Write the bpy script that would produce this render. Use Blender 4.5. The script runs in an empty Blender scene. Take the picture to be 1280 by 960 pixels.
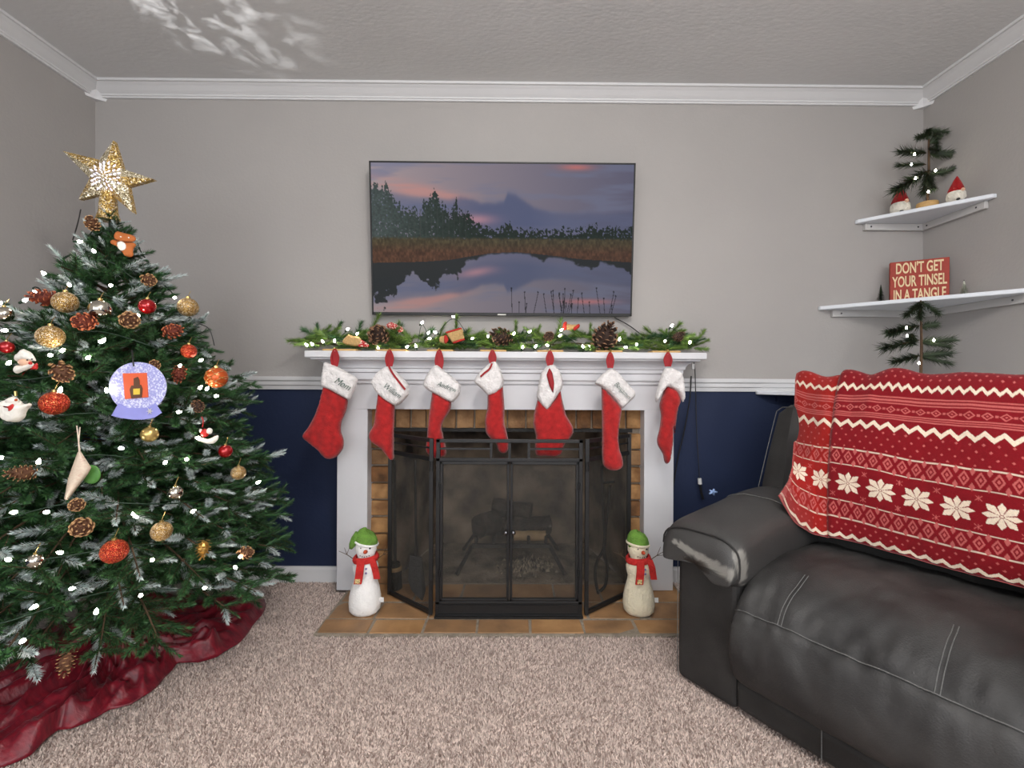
import bpy, math, random
import numpy as np
from mathutils import Vector, Matrix, Quaternion, noise
from mathutils.geometry import delaunay_2d_cdt

random.seed(11); np.random.seed(11)
S = bpy.context.scene
COL = S.collection

# ------------------------------------------------------------------ camera
F = 561.0; CX, CY = 645.3, 470.0          # focal length and principal point in pixels of the 1280x960 frame
CAM = Vector((0, 0, 0.985))
YAW, ROLL = 0.0076, 0.0052
fw = Vector((math.sin(YAW), math.cos(YAW), 0))
rt = Vector((math.cos(YAW) * math.cos(ROLL), -math.sin(YAW) * math.cos(ROLL), math.sin(ROLL)))
up = rt.cross(fw)
cd = bpy.data.cameras.new('camera'); co = bpy.data.objects.new('camera', cd); COL.objects.link(co)
cd.sensor_width = 36; cd.lens = 36 * F / 1280; cd.clip_start = 0.02
cd.shift_x = -(CX - 640) / 1280; cd.shift_y = (CY - 480) / 1280
m = Matrix((rt, up, -fw)).transposed().to_4x4(); m.translation = CAM
co.matrix_world = m; S.camera = co

def ray(px, py): return fw + rt * ((px - CX) / F) - up * ((py - CY) / F)
def U(px, py, Y): d = ray(px, py); return CAM + d * (Y / d.y)
def UZ(px, py, z): d = ray(px, py); return CAM + d * ((z - CAM.z) / d.z)
def UXp(px, py, x): d = ray(px, py); return CAM + d * (x / d.x)

# ------------------------------------------------------------------ view, world, lights
S.view_settings.view_transform = 'Standard'; S.view_settings.look = 'None'
S.view_settings.gamma = 1.0; S.view_settings.exposure = 0.16; S.view_settings.use_curve_mapping = False
w = bpy.data.worlds.new('world'); S.world = w; w.use_nodes = True
w.node_tree.nodes['Background'].inputs[0].default_value = (0.75, 0.85, 1.0, 1)
w.node_tree.nodes['Background'].inputs[1].default_value = 1.0
def area(name, loc, target, sx, sy, power, col=(1, 1, 1)):
    l = bpy.data.lights.new(name, 'AREA'); l.shape = 'RECTANGLE'; l.size = sx; l.size_y = sy; l.energy = power; l.color = col
    o = bpy.data.objects.new(name, l); COL.objects.link(o); o.location = loc
    o.rotation_euler = (Vector(target) - Vector(loc)).to_track_quat('-Z', 'Y').to_euler(); return o
area('daylight_through_window', (-0.3, -2.5, 1.45), (-0.2, 2.0, 1.0), 2.6, 1.5, 40, (0.97, 0.98, 1.0))
area('daylight_through_side_window', (-1.95, -1.2, 1.45), (1.0, 0.6, 1.0), 1.3, 1.3, 20, (0.97, 0.98, 1.0))
area('added_fill_from_right', (1.9, -1.2, 1.45), (-1.2, 0.8, 1.2), 1.3, 1.3, 24, (0.97, 0.98, 1.0))  # added fill light by the solid right wall, brightens the left wall
l = bpy.data.lights.new('ceiling_lamp', 'POINT'); l.energy = 34; l.shadow_soft_size = 0.14; l.color = (1.0, 0.97, 0.93)
o = bpy.data.objects.new('ceiling_lamp', l); COL.objects.link(o); o.location = (0.15, 0.35, 2.12)
l = bpy.data.lights.new('added_ceiling_fill', 'SPOT'); l.energy = 270; l.spot_size = math.radians(125); l.spot_blend = 0.7; l.shadow_soft_size = 0.12; l.color = (1.0, 0.97, 0.94)  # added unseen spot aimed up, brightens ceiling and floor; no lamp stands here
o = bpy.data.objects.new('added_ceiling_fill', l); COL.objects.link(o); o.location = (0.9, -1.3, 1.45); o.rotation_euler = (math.radians(168), 0, 0)

# ------------------------------------------------------------------ materials
def lin(c):
    return tuple(((v / 255) / 12.92 if v / 255 <= 0.04045 else ((v / 255 + 0.055) / 1.055) ** 2.4) for v in c)
MATS = {}
def mat(name, rgb, rough=0.6, var=0.12, scale=8.0, bump=0.0, bscale=60.0, metal=0.0, spec=0.5, sheen=0.0, coat=0.0,
        emit=0.0, rgb2=None, island=False, island2=None, vor=False, detail=3.0, dist=0.01, trans=0.0, stretch=None, thresh=None):
    """procedural principled material: noise mix between rgb and rgb2 (or darker rgb), optional bump"""
    if name in MATS: return MATS[name]
    mt = bpy.data.materials.new(name); mt.use_nodes = True; nt = mt.node_tree; N = nt.nodes; L = nt.links
    b = N['Principled BSDF']
    c1 = lin(rgb); c2 = lin(rgb2) if rgb2 else tuple(x * (1 - var) for x in c1)
    tc = N.new('ShaderNodeTexCoord'); src = tc.outputs['Object']
    if stretch:
        mp = N.new('ShaderNodeMapping'); mp.inputs['Scale'].default_value = stretch; L.new(src, mp.inputs[0]); src = mp.outputs[0]
    nz = N.new('ShaderNodeTexNoise'); nz.inputs['Scale'].default_value = scale; nz.inputs['Detail'].default_value = detail
    L.new(src, nz.inputs['Vector'])
    rp = N.new('ShaderNodeValToRGB')
    lo, hi = thresh if thresh else (0.32, 0.68)
    rp.color_ramp.elements[0].position = lo; rp.color_ramp.elements[1].position = hi
    rp.color_ramp.elements[0].color = (*c2, 1); rp.color_ramp.elements[1].color = (*c1, 1)
    L.new(nz.outputs['Fac'], rp.inputs[0]); col = rp.outputs[0]
    if island:
        g = N.new('ShaderNodeNewGeometry'); mx = N.new('ShaderNodeMix'); mx.data_type = 'RGBA'
        mx.inputs['B'].default_value = (*(lin(island2) if island2 else tuple(x * 0.45 for x in c1)), 1)
        L.new(g.outputs['Random Per Island'], mx.inputs['Factor']); L.new(col, mx.inputs['A']); col = mx.outputs['Result']
    L.new(col, b.inputs['Base Color'])
    b.inputs['Roughness'].default_value = rough; b.inputs['Metallic'].default_value = metal
    b.inputs['Specular IOR Level'].default_value = spec
    b.inputs['Sheen Weight'].default_value = sheen; b.inputs['Coat Weight'].default_value = coat
    b.inputs['Transmission Weight'].default_value = trans
    if emit: L.new(col, b.inputs['Emission Color']); b.inputs['Emission Strength'].default_value = emit
    if bump:
        t = N.new('ShaderNodeTexVoronoi' if vor else 'ShaderNodeTexNoise'); t.inputs['Scale'].default_value = bscale
        L.new(src, t.inputs['Vector'])
        bp = N.new('ShaderNodeBump'); bp.inputs['Strength'].default_value = bump; bp.inputs['Distance'].default_value = dist
        L.new(t.outputs['Distance' if vor else 'Fac'], bp.inputs['Height']); L.new(bp.outputs[0], b.inputs['Normal'])
    MATS[name] = mt; return mt
def attr_mat(name, attr, rough=0.6, emit=0.0, bump=0.0, bscale=200, sheen=0.0, spec=0.5, black=False):
    mt = bpy.data.materials.new(name); mt.use_nodes = True; nt = mt.node_tree; N = nt.nodes; L = nt.links
    b = N['Principled BSDF']; a = N.new('ShaderNodeAttribute'); a.attribute_name = attr
    if black: b.inputs['Base Color'].default_value = (0.01, 0.01, 0.012, 1)
    else: L.new(a.outputs['Color'], b.inputs['Base Color'])
    b.inputs['Roughness'].default_value = rough; b.inputs['Sheen Weight'].default_value = sheen; b.inputs['Specular IOR Level'].default_value = spec
    if emit: L.new(a.outputs['Color'], b.inputs['Emission Color']); b.inputs['Emission Strength'].default_value = emit
    if bump:
        tc = N.new('ShaderNodeTexCoord'); t = N.new('ShaderNodeTexNoise'); t.inputs['Scale'].default_value = bscale
        L.new(tc.outputs['Object'], t.inputs['Vector'])
        bp = N.new('ShaderNodeBump'); bp.inputs['Strength'].default_value = bump; bp.inputs['Distance'].default_value = 0.004
        L.new(t.outputs['Fac'], bp.inputs['Height']); L.new(bp.outputs[0], b.inputs['Normal'])
    MATS[name] = mt; return mt
def emis(name, rgb, strength):
    mt = bpy.data.materials.new(name); mt.use_nodes = True; N = mt.node_tree.nodes; N.clear()
    e = N.new('ShaderNodeEmission'); e.inputs[0].default_value = (*lin(rgb), 1); e.inputs[1].default_value = strength
    out = N.new('ShaderNodeOutputMaterial'); mt.node_tree.links.new(e.outputs[0], out.inputs[0]); MATS[name] = mt; return mt

# ------------------------------------------------------------------ mesh helpers (all in world coordinates)
ROOT = {}
def wloc(p):
    v = Vector((0, 0, 0))
    while p is not None: v = v + Vector(p.location); p = p.parent
    return v
class MB:
    def __init__(s): s.v = []; s.f = []; s.mi = []
    def add(s, vs, fs, mi=0):
        n = len(s.v); s.v += [Vector(a) for a in vs]; s.f += [[i + n for i in f] for f in fs]; s.mi += [mi] * len(fs); return s
    def box(s, a, b, mi=0, M=None):
        (x0, y0, z0), (x1, y1, z1) = a, b
        vs = [Vector(p) for p in ((x0,y0,z0),(x1,y0,z0),(x1,y1,z0),(x0,y1,z0),(x0,y0,z1),(x1,y0,z1),(x1,y1,z1),(x0,y1,z1))]
        if M is not None: vs = [M @ p for p in vs]
        return s.add(vs, [(0,3,2,1),(4,5,6,7),(0,1,5,4),(1,2,6,5),(2,3,7,6),(3,0,4,7)], mi)
    def bar(s, p, q, w, h=None, up_=(0, 0, 1), mi=0):
        p = Vector(p); q = Vector(q); h = h or w; d = (q - p).normalized(); u_ = Vector(up_)
        if abs(d.dot(u_)) > 0.98: u_ = Vector((0, 1, 0))
        a = d.cross(u_).normalized(); b = a.cross(d)
        vs = []
        for c in (p, q):
            for sa, sb in ((-1,-1),(1,-1),(1,1),(-1,1)): vs.append(c + a * (sa * w / 2) + b * (sb * h / 2))
        return s.add(vs, [(3,2,1,0),(4,5,6,7),(0,1,5,4),(1,2,6,5),(2,3,7,6),(3,0,4,7)], mi)
    def tube(s, pts, r, n=8, mi=0, cap=True):
        pts = [Vector(p) for p in pts]; rs = r if isinstance(r, (list, tuple)) else [r] * len(pts)
        vs = []; fs = []; prev = None
        for i, p in enumerate(pts):
            t = (pts[min(i + 1, len(pts) - 1)] - pts[max(i - 1, 0)]).normalized()
            if prev is None:
                a = t.orthogonal().normalized()
            else:
                a = (prev - t * prev.dot(t))
                a = a.normalized() if a.length > 1e-6 else t.orthogonal().normalized()
            prev = a; b = t.cross(a)
            for k in range(n):
                an = 2 * math.pi * k / n; vs.append(p + (a * math.cos(an) + b * math.sin(an)) * rs[i])
        for i in range(len(pts) - 1):
            for k in range(n):
                k2 = (k + 1) % n; fs.append((i*n+k, i*n+k2, (i+1)*n+k2, (i+1)*n+k))
        if cap: fs.append(tuple(range(n - 1, -1, -1))); fs.append(tuple((len(pts) - 1) * n + k for k in range(n)))
        return s.add(vs, fs, mi)
    def lathe(s, prof, c=(0, 0, 0), n=20, mi=0, M=None, sx=1, sy=1):
        """prof = [(r,z)...] revolved about local Z at c"""
        vs = []; fs = []; c = Vector(c)
        for r, z in prof:
            for k in range(n):
                an = 2 * math.pi * k / n; p = Vector((r * sx * math.cos(an), r * sy * math.sin(an), z))
                vs.append((M @ p if M is not None else p) + c)
        for i in range(len(prof) - 1):
            for k in range(n):
                k2 = (k + 1) % n; fs.append((i*n+k, i*n+k2, (i+1)*n+k2, (i+1)*n+k))
        if prof[0][0] > 1e-5: fs.append(tuple(range(n - 1, -1, -1)))
        if prof[-1][0] > 1e-5: fs.append(tuple((len(prof) - 1) * n + k for k in range(n)))
        return s.add(vs, fs, mi)
    def ball(s, c, r, n=20, m_=12, mi=0, sx=1, sy=1, sz=1, M=None):
        prof = [(max(1e-6, r * math.sin(math.pi * i / m_)), -r * sz * math.cos(math.pi * i / m_)) for i in range(m_ + 1)]
        return s.lathe(prof, c, n, mi, M, sx, sy)
    def loft(s, secs, mi=0, closed=True, cap=True):
        n = len(secs[0]); vs = [p for sec in secs for p in sec]; fs = []
        for i in range(len(secs) - 1):
            for k in range(n if closed else n - 1):
                k2 = (k + 1) % n; fs.append((i*n+k, i*n+k2, (i+1)*n+k2, (i+1)*n+k))
        if cap and closed: fs.append(tuple(range(n - 1, -1, -1))); fs.append(tuple((len(secs) - 1) * n + k for k in range(n)))
        return s.add(vs, fs, mi)
    def prism(s, poly, off, mi=0):
        """poly: planar 3d points; off: extrusion vector"""
        n = len(poly); off = Vector(off); vs = [Vector(p) for p in poly] + [Vector(p) + off for p in poly]
        fs = [tuple(range(n)), tuple(range(2 * n - 1, n - 1, -1))] + [(k, k + n, (k + 1) % n + n, (k + 1) % n) for k in range(n)]
        return s.add(vs, fs, mi)
    def build(s, name, mats, parent=None, smooth=False, bevel=0, kind=None):
        me = bpy.data.meshes.new(name); off = wloc(parent)
        me.from_pydata([tuple(p - off) for p in s.v], [], s.f)
        if not isinstance(mats, (list, tuple)): mats = [mats]
        for m_ in mats: me.materials.append(m_)
        if len(mats) > 1: me.polygons.foreach_set('material_index', s.mi)
        if smooth: me.polygons.foreach_set('use_smooth', [True] * len(me.polygons))
        me.update()
        o = bpy.data.objects.new(name, me); COL.objects.link(o); o.parent = parent
        import bmesh
        bm = bmesh.new(); bm.from_mesh(me); bmesh.ops.recalc_face_normals(bm, faces=bm.faces); bm.to_mesh(me); bm.free()
        if smooth == 'auto':
            try: me.set_sharp_from_angle(angle=math.radians(40))
            except Exception: pass
        if bevel:
            bv = o.modifiers.new('bevel', 'BEVEL'); bv.width = bevel; bv.segments = 2; bv.limit_method = 'ANGLE'
        if kind: o['kind'] = kind
        return o
def tag(o, label, cat, group=None):
    o['label'] = label; o['category'] = cat
    if group: o['group'] = group
    return o
def thing(name, loc, label, cat, group=None):
    o = bpy.data.objects.new(name, None); COL.objects.link(o); o.location = loc; o.empty_display_size = 0.05
    return tag(o, label, cat, group)
def inst(name, me, parent, wpos, rot=None, scale=1.0):
    """an object that shares mesh data, placed in world coordinates under a parent without rotation"""
    o = bpy.data.objects.new(name, me); COL.objects.link(o); o.parent = parent
    o.location = Vector(wpos) - wloc(parent)
    if rot is not None: o.rotation_mode = 'QUATERNION'; o.rotation_quaternion = rot
    o.scale = scale if isinstance(scale, (tuple, list)) else (scale,) * 3
    return o
def inflate(outline, Y, tf, tb, R, step, wr=0.0, wscale=25.0, seed=0.0, slope=0.0):
    """puffed cushion-like solid from an (x,z) outline standing in the plane y=Y; tf to the front, tb to the back"""
    P = [np.array(p, float) for p in outline]; B = []
    for i in range(len(P)):
        a, b = P[i], P[(i + 1) % len(P)]; n = max(1, int(np.linalg.norm(b - a) / step))
        for k in range(n): B.append(a + (b - a) * k / n)
    # soften corners
    for _ in range(2): B = [(B[i - 1] + 2 * B[i] + B[(i + 1) % len(B)]) / 4 for i in range(len(B))]
    B = np.array(B); nb = len(B)
    A2 = np.roll(B, -1, 0)
    def dist(p):
        d = A2 - B; t = np.clip(((p - B) * d).sum(1) / np.maximum((d * d).sum(1), 1e-12), 0, 1)
        return np.sqrt((((B + d * t[:, None]) - p) ** 2).sum(1)).min()
    def inside(p):
        y0, y1 = B[:, 1], A2[:, 1]; c = (y0 > p[1]) != (y1 > p[1])
        xi = B[:, 0] + (p[1] - y0) / np.where(y1 == y0, 1e-9, y1 - y0) * (A2[:, 0] - B[:, 0])
        return (np.count_nonzero(c & (p[0] < xi)) % 2) == 1
    pts = [tuple(p) for p in B]; mn, mx = B.min(0), B.max(0); row = 0; z = mn[1]
    while z < mx[1]:
        x = mn[0] + (step / 2 if row % 2 else 0)
        while x < mx[0]:
            p = np.array((x, z))
            if inside(p) and dist(p) > step * 0.45: pts.append((x, z))
            x += step
        z += step * 0.87; row += 1
    vs, _, fs, *_r = delaunay_2d_cdt([Vector(p) for p in pts], [], [list(range(nb))], 1, 1e-7)
    out = MB(); D = [dist(np.array((p[0], p[1]))) for p in vs]
    V = []; n = len(vs); bd = [d < 1e-6 for d in D]
    def prof(d): q = min(d / R, 1.0); return math.sqrt(max(0, 1 - (1 - q) ** 2))
    for p, d in zip(vs, D):
        h = prof(d); nz = wr * h * noise.noise(Vector((p[0] * wscale, p[1] * wscale * 0.6, seed))) if wr else 0
        V.append((p[0], Y - tf * h + nz + slope * (p[1] - mx[1]), p[1]))
    idx = list(range(n)); bk = {}
    for i, (p, d) in enumerate(zip(vs, D)):
        if d < 1e-6: bk[i] = i
        else: bk[i] = len(V); V.append((p[0], Y + tb * prof(d) + slope * (p[1] - mx[1]), p[1]))
    Fc = [tuple(f) for f in fs] + [tuple(bk[i] for i in reversed(f)) for f in fs]
    return out.add(V, Fc)
def smooth_curve(pts, n=8):
    """catmull-rom through the points"""
    P = [Vector(p) for p in pts]; out = []
    for i in range(len(P) - 1):
        a = P[max(i - 1, 0)]; b = P[i]; c = P[i + 1]; d = P[min(i + 2, len(P) - 1)]
        for k in range(n):
            t = k / n
            out.append(0.5 * ((2 * b) + (c - a) * t + (2 * a - 5 * b + 4 * c - d) * t * t + (-a + 3 * b - 3 * c + d) * t ** 3))
    out.append(P[-1]); return out
def text_obj(name, body, size, parent, M, material, shear=0.0, extrude=0.0006, sx=1.0, spacing=1.0, offset=0.0):
    """lettering as mesh, M maps text plane (x right, y up) to world"""
    c = bpy.data.curves.new(name, 'FONT'); c.body = body; c.size = size; c.align_x = 'CENTER'; c.align_y = 'CENTER'
    c.shear = shear; c.extrude = extrude; c.space_character = spacing; c.offset = offset; c.resolution_u = 4
    t = bpy.data.objects.new(name + '_tmp', c); COL.objects.link(t)
    dg = bpy.context.evaluated_depsgraph_get(); me = bpy.data.meshes.new_from_object(t.evaluated_get(dg))
    bpy.data.objects.remove(t); bpy.data.curves.remove(c)
    off = wloc(parent); me.transform(Matrix.Translation(-off) @ M @ Matrix.Diagonal((sx, 1, 1, 1)))
    me.materials.clear(); me.materials.append(material); me.name = name
    o = bpy.data.objects.new(name, me); COL.objects.link(o); o.parent = parent; return o

# ------------------------------------------------------------------ palette
M_wall = mat('grey_wall_paint', (170, 166, 163), 0.85, 0.05, 2.0, 0.08, 90)
M_navy = mat('navy_wall_paint', (22, 37, 70), 0.7, 0.12, 2.5, 0.08, 90)
M_ceil = mat('textured_ceiling_paint', (214, 214, 214), 0.9, 0.05, 2.0, 0.16, 38, dist=0.006, stretch=(1, 2.2, 1))
M_trim = mat('white_trim_paint', (216, 216, 217), 0.45, 0.04, 3.0)
M_mantel = mat('white_mantel_paint', (216, 216, 219), 0.5, 0.05, 3.0)
M_brickA = mat('ochre_brick', (186, 142, 92), 0.85, 0.3, 14, 0.8, 60, rgb2=(128, 90, 54), dist=0.006)
M_brickB = mat('brown_brick', (150, 104, 62), 0.85, 0.3, 14, 0.8, 60, rgb2=(92, 64, 40), dist=0.006)
M_brickC = mat('tan_brick', (170, 132, 92), 0.85, 0.3, 14, 0.8, 60, rgb2=(120, 88, 58), dist=0.006)
M_tileA = mat('ochre_hearth_tile', (184, 142, 96), 0.55, 0.3, 9, 0.4, 40, rgb2=(146, 106, 68), dist=0.004)
M_tileB = mat('brown_hearth_tile', (168, 128, 88), 0.55, 0.3, 9, 0.4, 40, rgb2=(130, 100, 72), dist=0.004)
M_mortar = mat('grey_mortar', (158, 146, 130), 0.95, 0.3, 30, 0.6, 120)
M_soot = mat('sooty_firebox', (156, 138, 118), 0.95, 0.5, 5, 0.5, 30, rgb2=(40, 36, 33))
M_ash = mat('ashy_firebox_floor', (150, 136, 118), 0.95, 0.4, 9, 0.8, 60, rgb2=(84, 76, 66))
M_black = mat('black_painted_metal', (26, 26, 27), 0.45, 0.2, 30)
M_iron = mat('dark_cast_iron', (34, 32, 30), 0.6, 0.3, 40, 0.3, 90)
M_chrome = mat('dark_chrome', (120, 120, 125), 0.2, 0.1, 10, metal=1.0)
M_bark = mat('charred_log_bark', (66, 56, 48), 0.95, 0.6, 18, 0.9, 40, rgb2=(22, 19, 17), dist=0.01)
M_logend = mat('pale_split_wood', (170, 140, 100), 0.8, 0.3, 25)
M_needle = mat('green_fir_needles', (78, 124, 70), 0.5, 0.2, 6, island=True, island2=(18, 48, 32))
M_needleG = mat('glow_lit_pine_needles', (146, 178, 84), 0.55, 0.2, 6, island=True, island2=(58, 96, 44))  # garland green lightened to paint in the glow of the bulbs
M_needleD = mat('dull_pine_needles', (62, 80, 46), 0.6, 0.2, 6, island=True, island2=(28, 40, 28))
M_frost = mat('frosted_needles', (238, 242, 242), 0.8, 0.1, 10, island=True, island2=(160, 182, 180))
M_twig = mat('brown_twig', (88, 66, 46), 0.85, 0.4, 40)
M_twigG = mat('green_twig', (40, 62, 36), 0.8, 0.3, 40)
M_red_plush = mat('red_plush', (182, 30, 30), 0.95, 0.3, 40, 0.6, 160, rgb2=(146, 18, 20), sheen=0.25, dist=0.004)
M_white_plush = mat('white_plush', (236, 232, 230), 0.95, 0.12, 60, 0.9, 140, sheen=0.3, dist=0.006)
M_ribbon = mat('red_loop_ribbon', (156, 20, 28), 0.7, 0.2, 60)
M_gold = mat('gold_paint', (198, 158, 84), 0.35, 0.2, 30, metal=0.7)
M_wood = mat('pale_wood', (205, 165, 105), 0.6, 0.2, 20, stretch=(1, 6, 6))
M_cone = mat('brown_pinecone', (118, 78, 50), 0.8, 0.3, 50, island=True, island2=(80, 48, 30)); M_tip = mat('pale_cone_tip', (188, 146, 100), 0.8, 0.2, 50)
M_coneR = mat('red_brown_pinecone', (150, 66, 40), 0.8, 0.3, 50, island=True, island2=(76, 28, 22)); M_tipR = mat('red_cone_tip', (196, 110, 70), 0.8, 0.2, 50)
M_coneD = mat('dark_pinecone', (78, 52, 38), 0.8, 0.3, 50, island=True, island2=(34, 22, 18)); M_tipD = mat('brown_cone_tip', (140, 104, 76), 0.8, 0.2, 50)
def glitter(name, dark_, light_, scale, spark=(255, 246, 226)):
    mt = bpy.data.materials.new(name); mt.use_nodes = True; nt = mt.node_tree; N = nt.nodes; L = nt.links; b = N['Principled BSDF']
    tc = N.new('ShaderNodeTexCoord'); v = N.new('ShaderNodeTexVoronoi'); v.inputs['Scale'].default_value = scale; L.new(tc.outputs['Object'], v.inputs['Vector'])
    sp = N.new('ShaderNodeSeparateColor'); L.new(v.outputs['Color'], sp.inputs[0]); rp = N.new('ShaderNodeValToRGB'); L.new(sp.outputs[0], rp.inputs[0])
    e = rp.color_ramp.elements; e[0].position = .15; e[0].color = (*lin(dark_), 1); e[1].position = .78; e[1].color = (*lin(light_), 1)
    x = e.new(.96); x.color = (*lin(spark), 1); L.new(rp.outputs[0], b.inputs['Base Color'])
    b.inputs['Metallic'].default_value = .55; b.inputs['Roughness'].default_value = .32
    nm = N.new('ShaderNodeNewGeometry'); mx = N.new('ShaderNodeMix'); mx.data_type = 'VECTOR'; mx.inputs['Factor'].default_value = .38
    sb = N.new('ShaderNodeVectorMath'); sb.operation = 'SUBTRACT'; L.new(v.outputs['Color'], sb.inputs[0]); sb.inputs[1].default_value = (.5, .5, .5)
    sc = N.new('ShaderNodeVectorMath'); sc.operation = 'SCALE'; sc.inputs['Scale'].default_value = 2.0; L.new(sb.outputs[0], sc.inputs[0])
    L.new(nm.outputs['Normal'], mx.inputs['A']); L.new(sc.outputs[0], mx.inputs['B']); nz = N.new('ShaderNodeVectorMath'); nz.operation = 'NORMALIZE'
    L.new(mx.outputs['Result'], nz.inputs[0]); L.new(nz.outputs[0], b.inputs['Normal'])
    MATS[name] = mt; return mt
M_bulb = emis('lit_warm_white_bulb', (255, 246, 226), 45.0)
M_socket = mat('dark_green_socket', (26, 52, 34), 0.5)
# ================================================================== the room
WY = 2.15
XL = U(119, 200, WY).x; XR = U(1154, 220, WY).x
CEIL = U(640, 101.5, WY - 0.07).z
YB = -2.6
RAIL_B = U(640, 488, WY).z; RAIL_T = U(640, 472, WY - 0.02).z
OPX0, OPX1, OPZ = U(489, 640, 2.1).x, U(785, 640, 2.1).x, 0.735          # firebox opening in the back wall
def structure(o): o['kind'] = 'structure'; return o
structure(MB().box((XL - .1, YB - .1, -.1), (XR + .1, WY + .1, 0)).build('floor', mat('beige_carpet', (216, 202, 194), 1.0, 0.25, 120, 1.0, 220, rgb2=(160, 144, 134), dist=0.01)))
structure(MB().box((XL - .1, YB - .1, CEIL), (XR + .1, WY + .1, CEIL + .1)).build('ceiling', M_ceil))
b = MB()
for x0, x1, z0, z1, mi in ((XL - .1, OPX0, 0, RAIL_B + .01, 1), (OPX1, XR + .1, 0, RAIL_B + .01, 1), (OPX0, OPX1, OPZ, RAIL_B + .01, 1), (XL - .1, XR + .1, RAIL_B + .01, CEIL, 0)):
    b.box((x0, WY, z0), (x1, WY + .1, z1), mi)
structure(b.build('wall_back', [M_wall, M_navy]))
for nm, x0, x1 in (('wall_left', XL - .1, XL), ('wall_right', XR, XR + .1)):
    b = MB(); b.box((x0, YB, 0), (x1, WY, RAIL_B + .01), 1); b.box((x0, YB, RAIL_B + .01), (x1, WY, CEIL), 0)
    structure(b.build(nm, [M_wall, M_navy]))
b = MB()
for x0, x1, z0, z1 in ((XL - .1, -1.7, 0, CEIL), (1.1, XR + .1, 0, CEIL), (-1.7, 1.1, 0, .65), (-1.7, 1.1, 2.2, CEIL)): b.box((x0, YB - .1, z0), (x1, YB, z1))
structure(b.build('wall_front', M_wall))
# crown moulding, mitred, with blocks in the two visible corners
CB = U(640, 127, WY - .012).z
prof = [(0, CB), (.012, CB), (.013, CB + .007), (.018, CB + .009), (.019, CB + .015), (.03, CB + .024), (.046, CEIL - .02), (.056, CEIL - .013), (.058, CEIL - .011), (.067, CEIL - .01), (.068, CEIL), (0, CEIL)]
structure(MB().loft([[(XL + .03, WY - p, z) for p, z in prof], [(XR - .03, WY - p, z) for p, z in prof]]).build('trim_crown_back', M_trim))
structure(MB().loft([[(XL + p, YB, z) for p, z in prof], [(XL + p, WY - .03, z) for p, z in prof]]).build('trim_crown_left', M_trim))
structure(MB().loft([[(XR - p, YB, z) for p, z in prof], [(XR - p, WY - .03, z) for p, z in prof]]).build('trim_crown_right', M_trim))
for nm, X, sg in (('trim_crown_corner_left', XL, 1), ('trim_crown_corner_right', XR, -1)):
    b = MB(); A = .078; z0 = CB - .012
    tri = lambda s_, z: [(X, WY, z), (X + sg * s_, WY, z), (X + sg * s_ * .42, WY - s_ * .42, z), (X, WY - s_, z)]
    b.loft([tri(.05, z0), tri(.056, z0 + .012), tri(.10, CEIL - .006), tri(.104, CEIL)])
    structure(b.build(nm, M_trim))
# chair rail with a stepped profile
rh = RAIL_T - RAIL_B
rp = [(0, RAIL_B), (.010, RAIL_B), (.012, RAIL_B + rh * .28), (.018, RAIL_B + rh * .36), (.018, RAIL_B + rh * .62), (.026, RAIL_B + rh * .72), (.026, RAIL_T), (0, RAIL_T)]
LEG_L = U(421, 620, 2.03).x; LEG_R = U(842, 620, 2.03).x
structure(MB().loft([[(XL, WY - p, z) for p, z in rp], [(LEG_L + .005, WY - p, z) for p, z in rp]]).build('trim_chair_rail_left', M_trim))
structure(MB().loft([[(LEG_R - .005, WY - p, z) for p, z in rp], [(XR, WY - p, z) for p, z in rp]]).build('trim_chair_rail_right', M_trim))
M_cream = mat('cream_trim_paint', (212, 203, 182), 0.5, 0.05, 3)
structure(MB().loft([[(XR - p, YB, z) for p, z in rp], [(XR - p, WY, z) for p, z in rp]]).build('trim_chair_rail_side', M_cream))
structure(MB().loft([[(XL + p, YB, z) for p, z in rp], [(XL + p, WY, z) for p, z in rp]]).build('trim_chair_rail_tree_side', M_trim))
BBZ = U(390, 709, WY - .015).z
bp_ = [(0, 0), (.016, 0), (.016, BBZ - .012), (.010, BBZ), (0, BBZ)]
structure(MB().loft([[(XL, WY - p, z) for p, z in bp_], [(LEG_L + .005, WY - p, z) for p, z in bp_]]).build('baseboard_back_left', M_trim))
structure(MB().loft([[(LEG_R - .005, WY - p, z) for p, z in bp_], [(XR, WY - p, z) for p, z in bp_]]).build('baseboard_back_right', M_trim))
structure(MB().loft([[(XR - p, YB, z) for p, z in bp_], [(XR - p, WY - .02, z) for p, z in bp_]]).build('baseboard_right', M_trim))
structure(MB().loft([[(XL + p, YB, z) for p, z in bp_], [(XL + p, WY - .02, z) for p, z in bp_]]).build('baseboard_left', M_trim))

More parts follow.
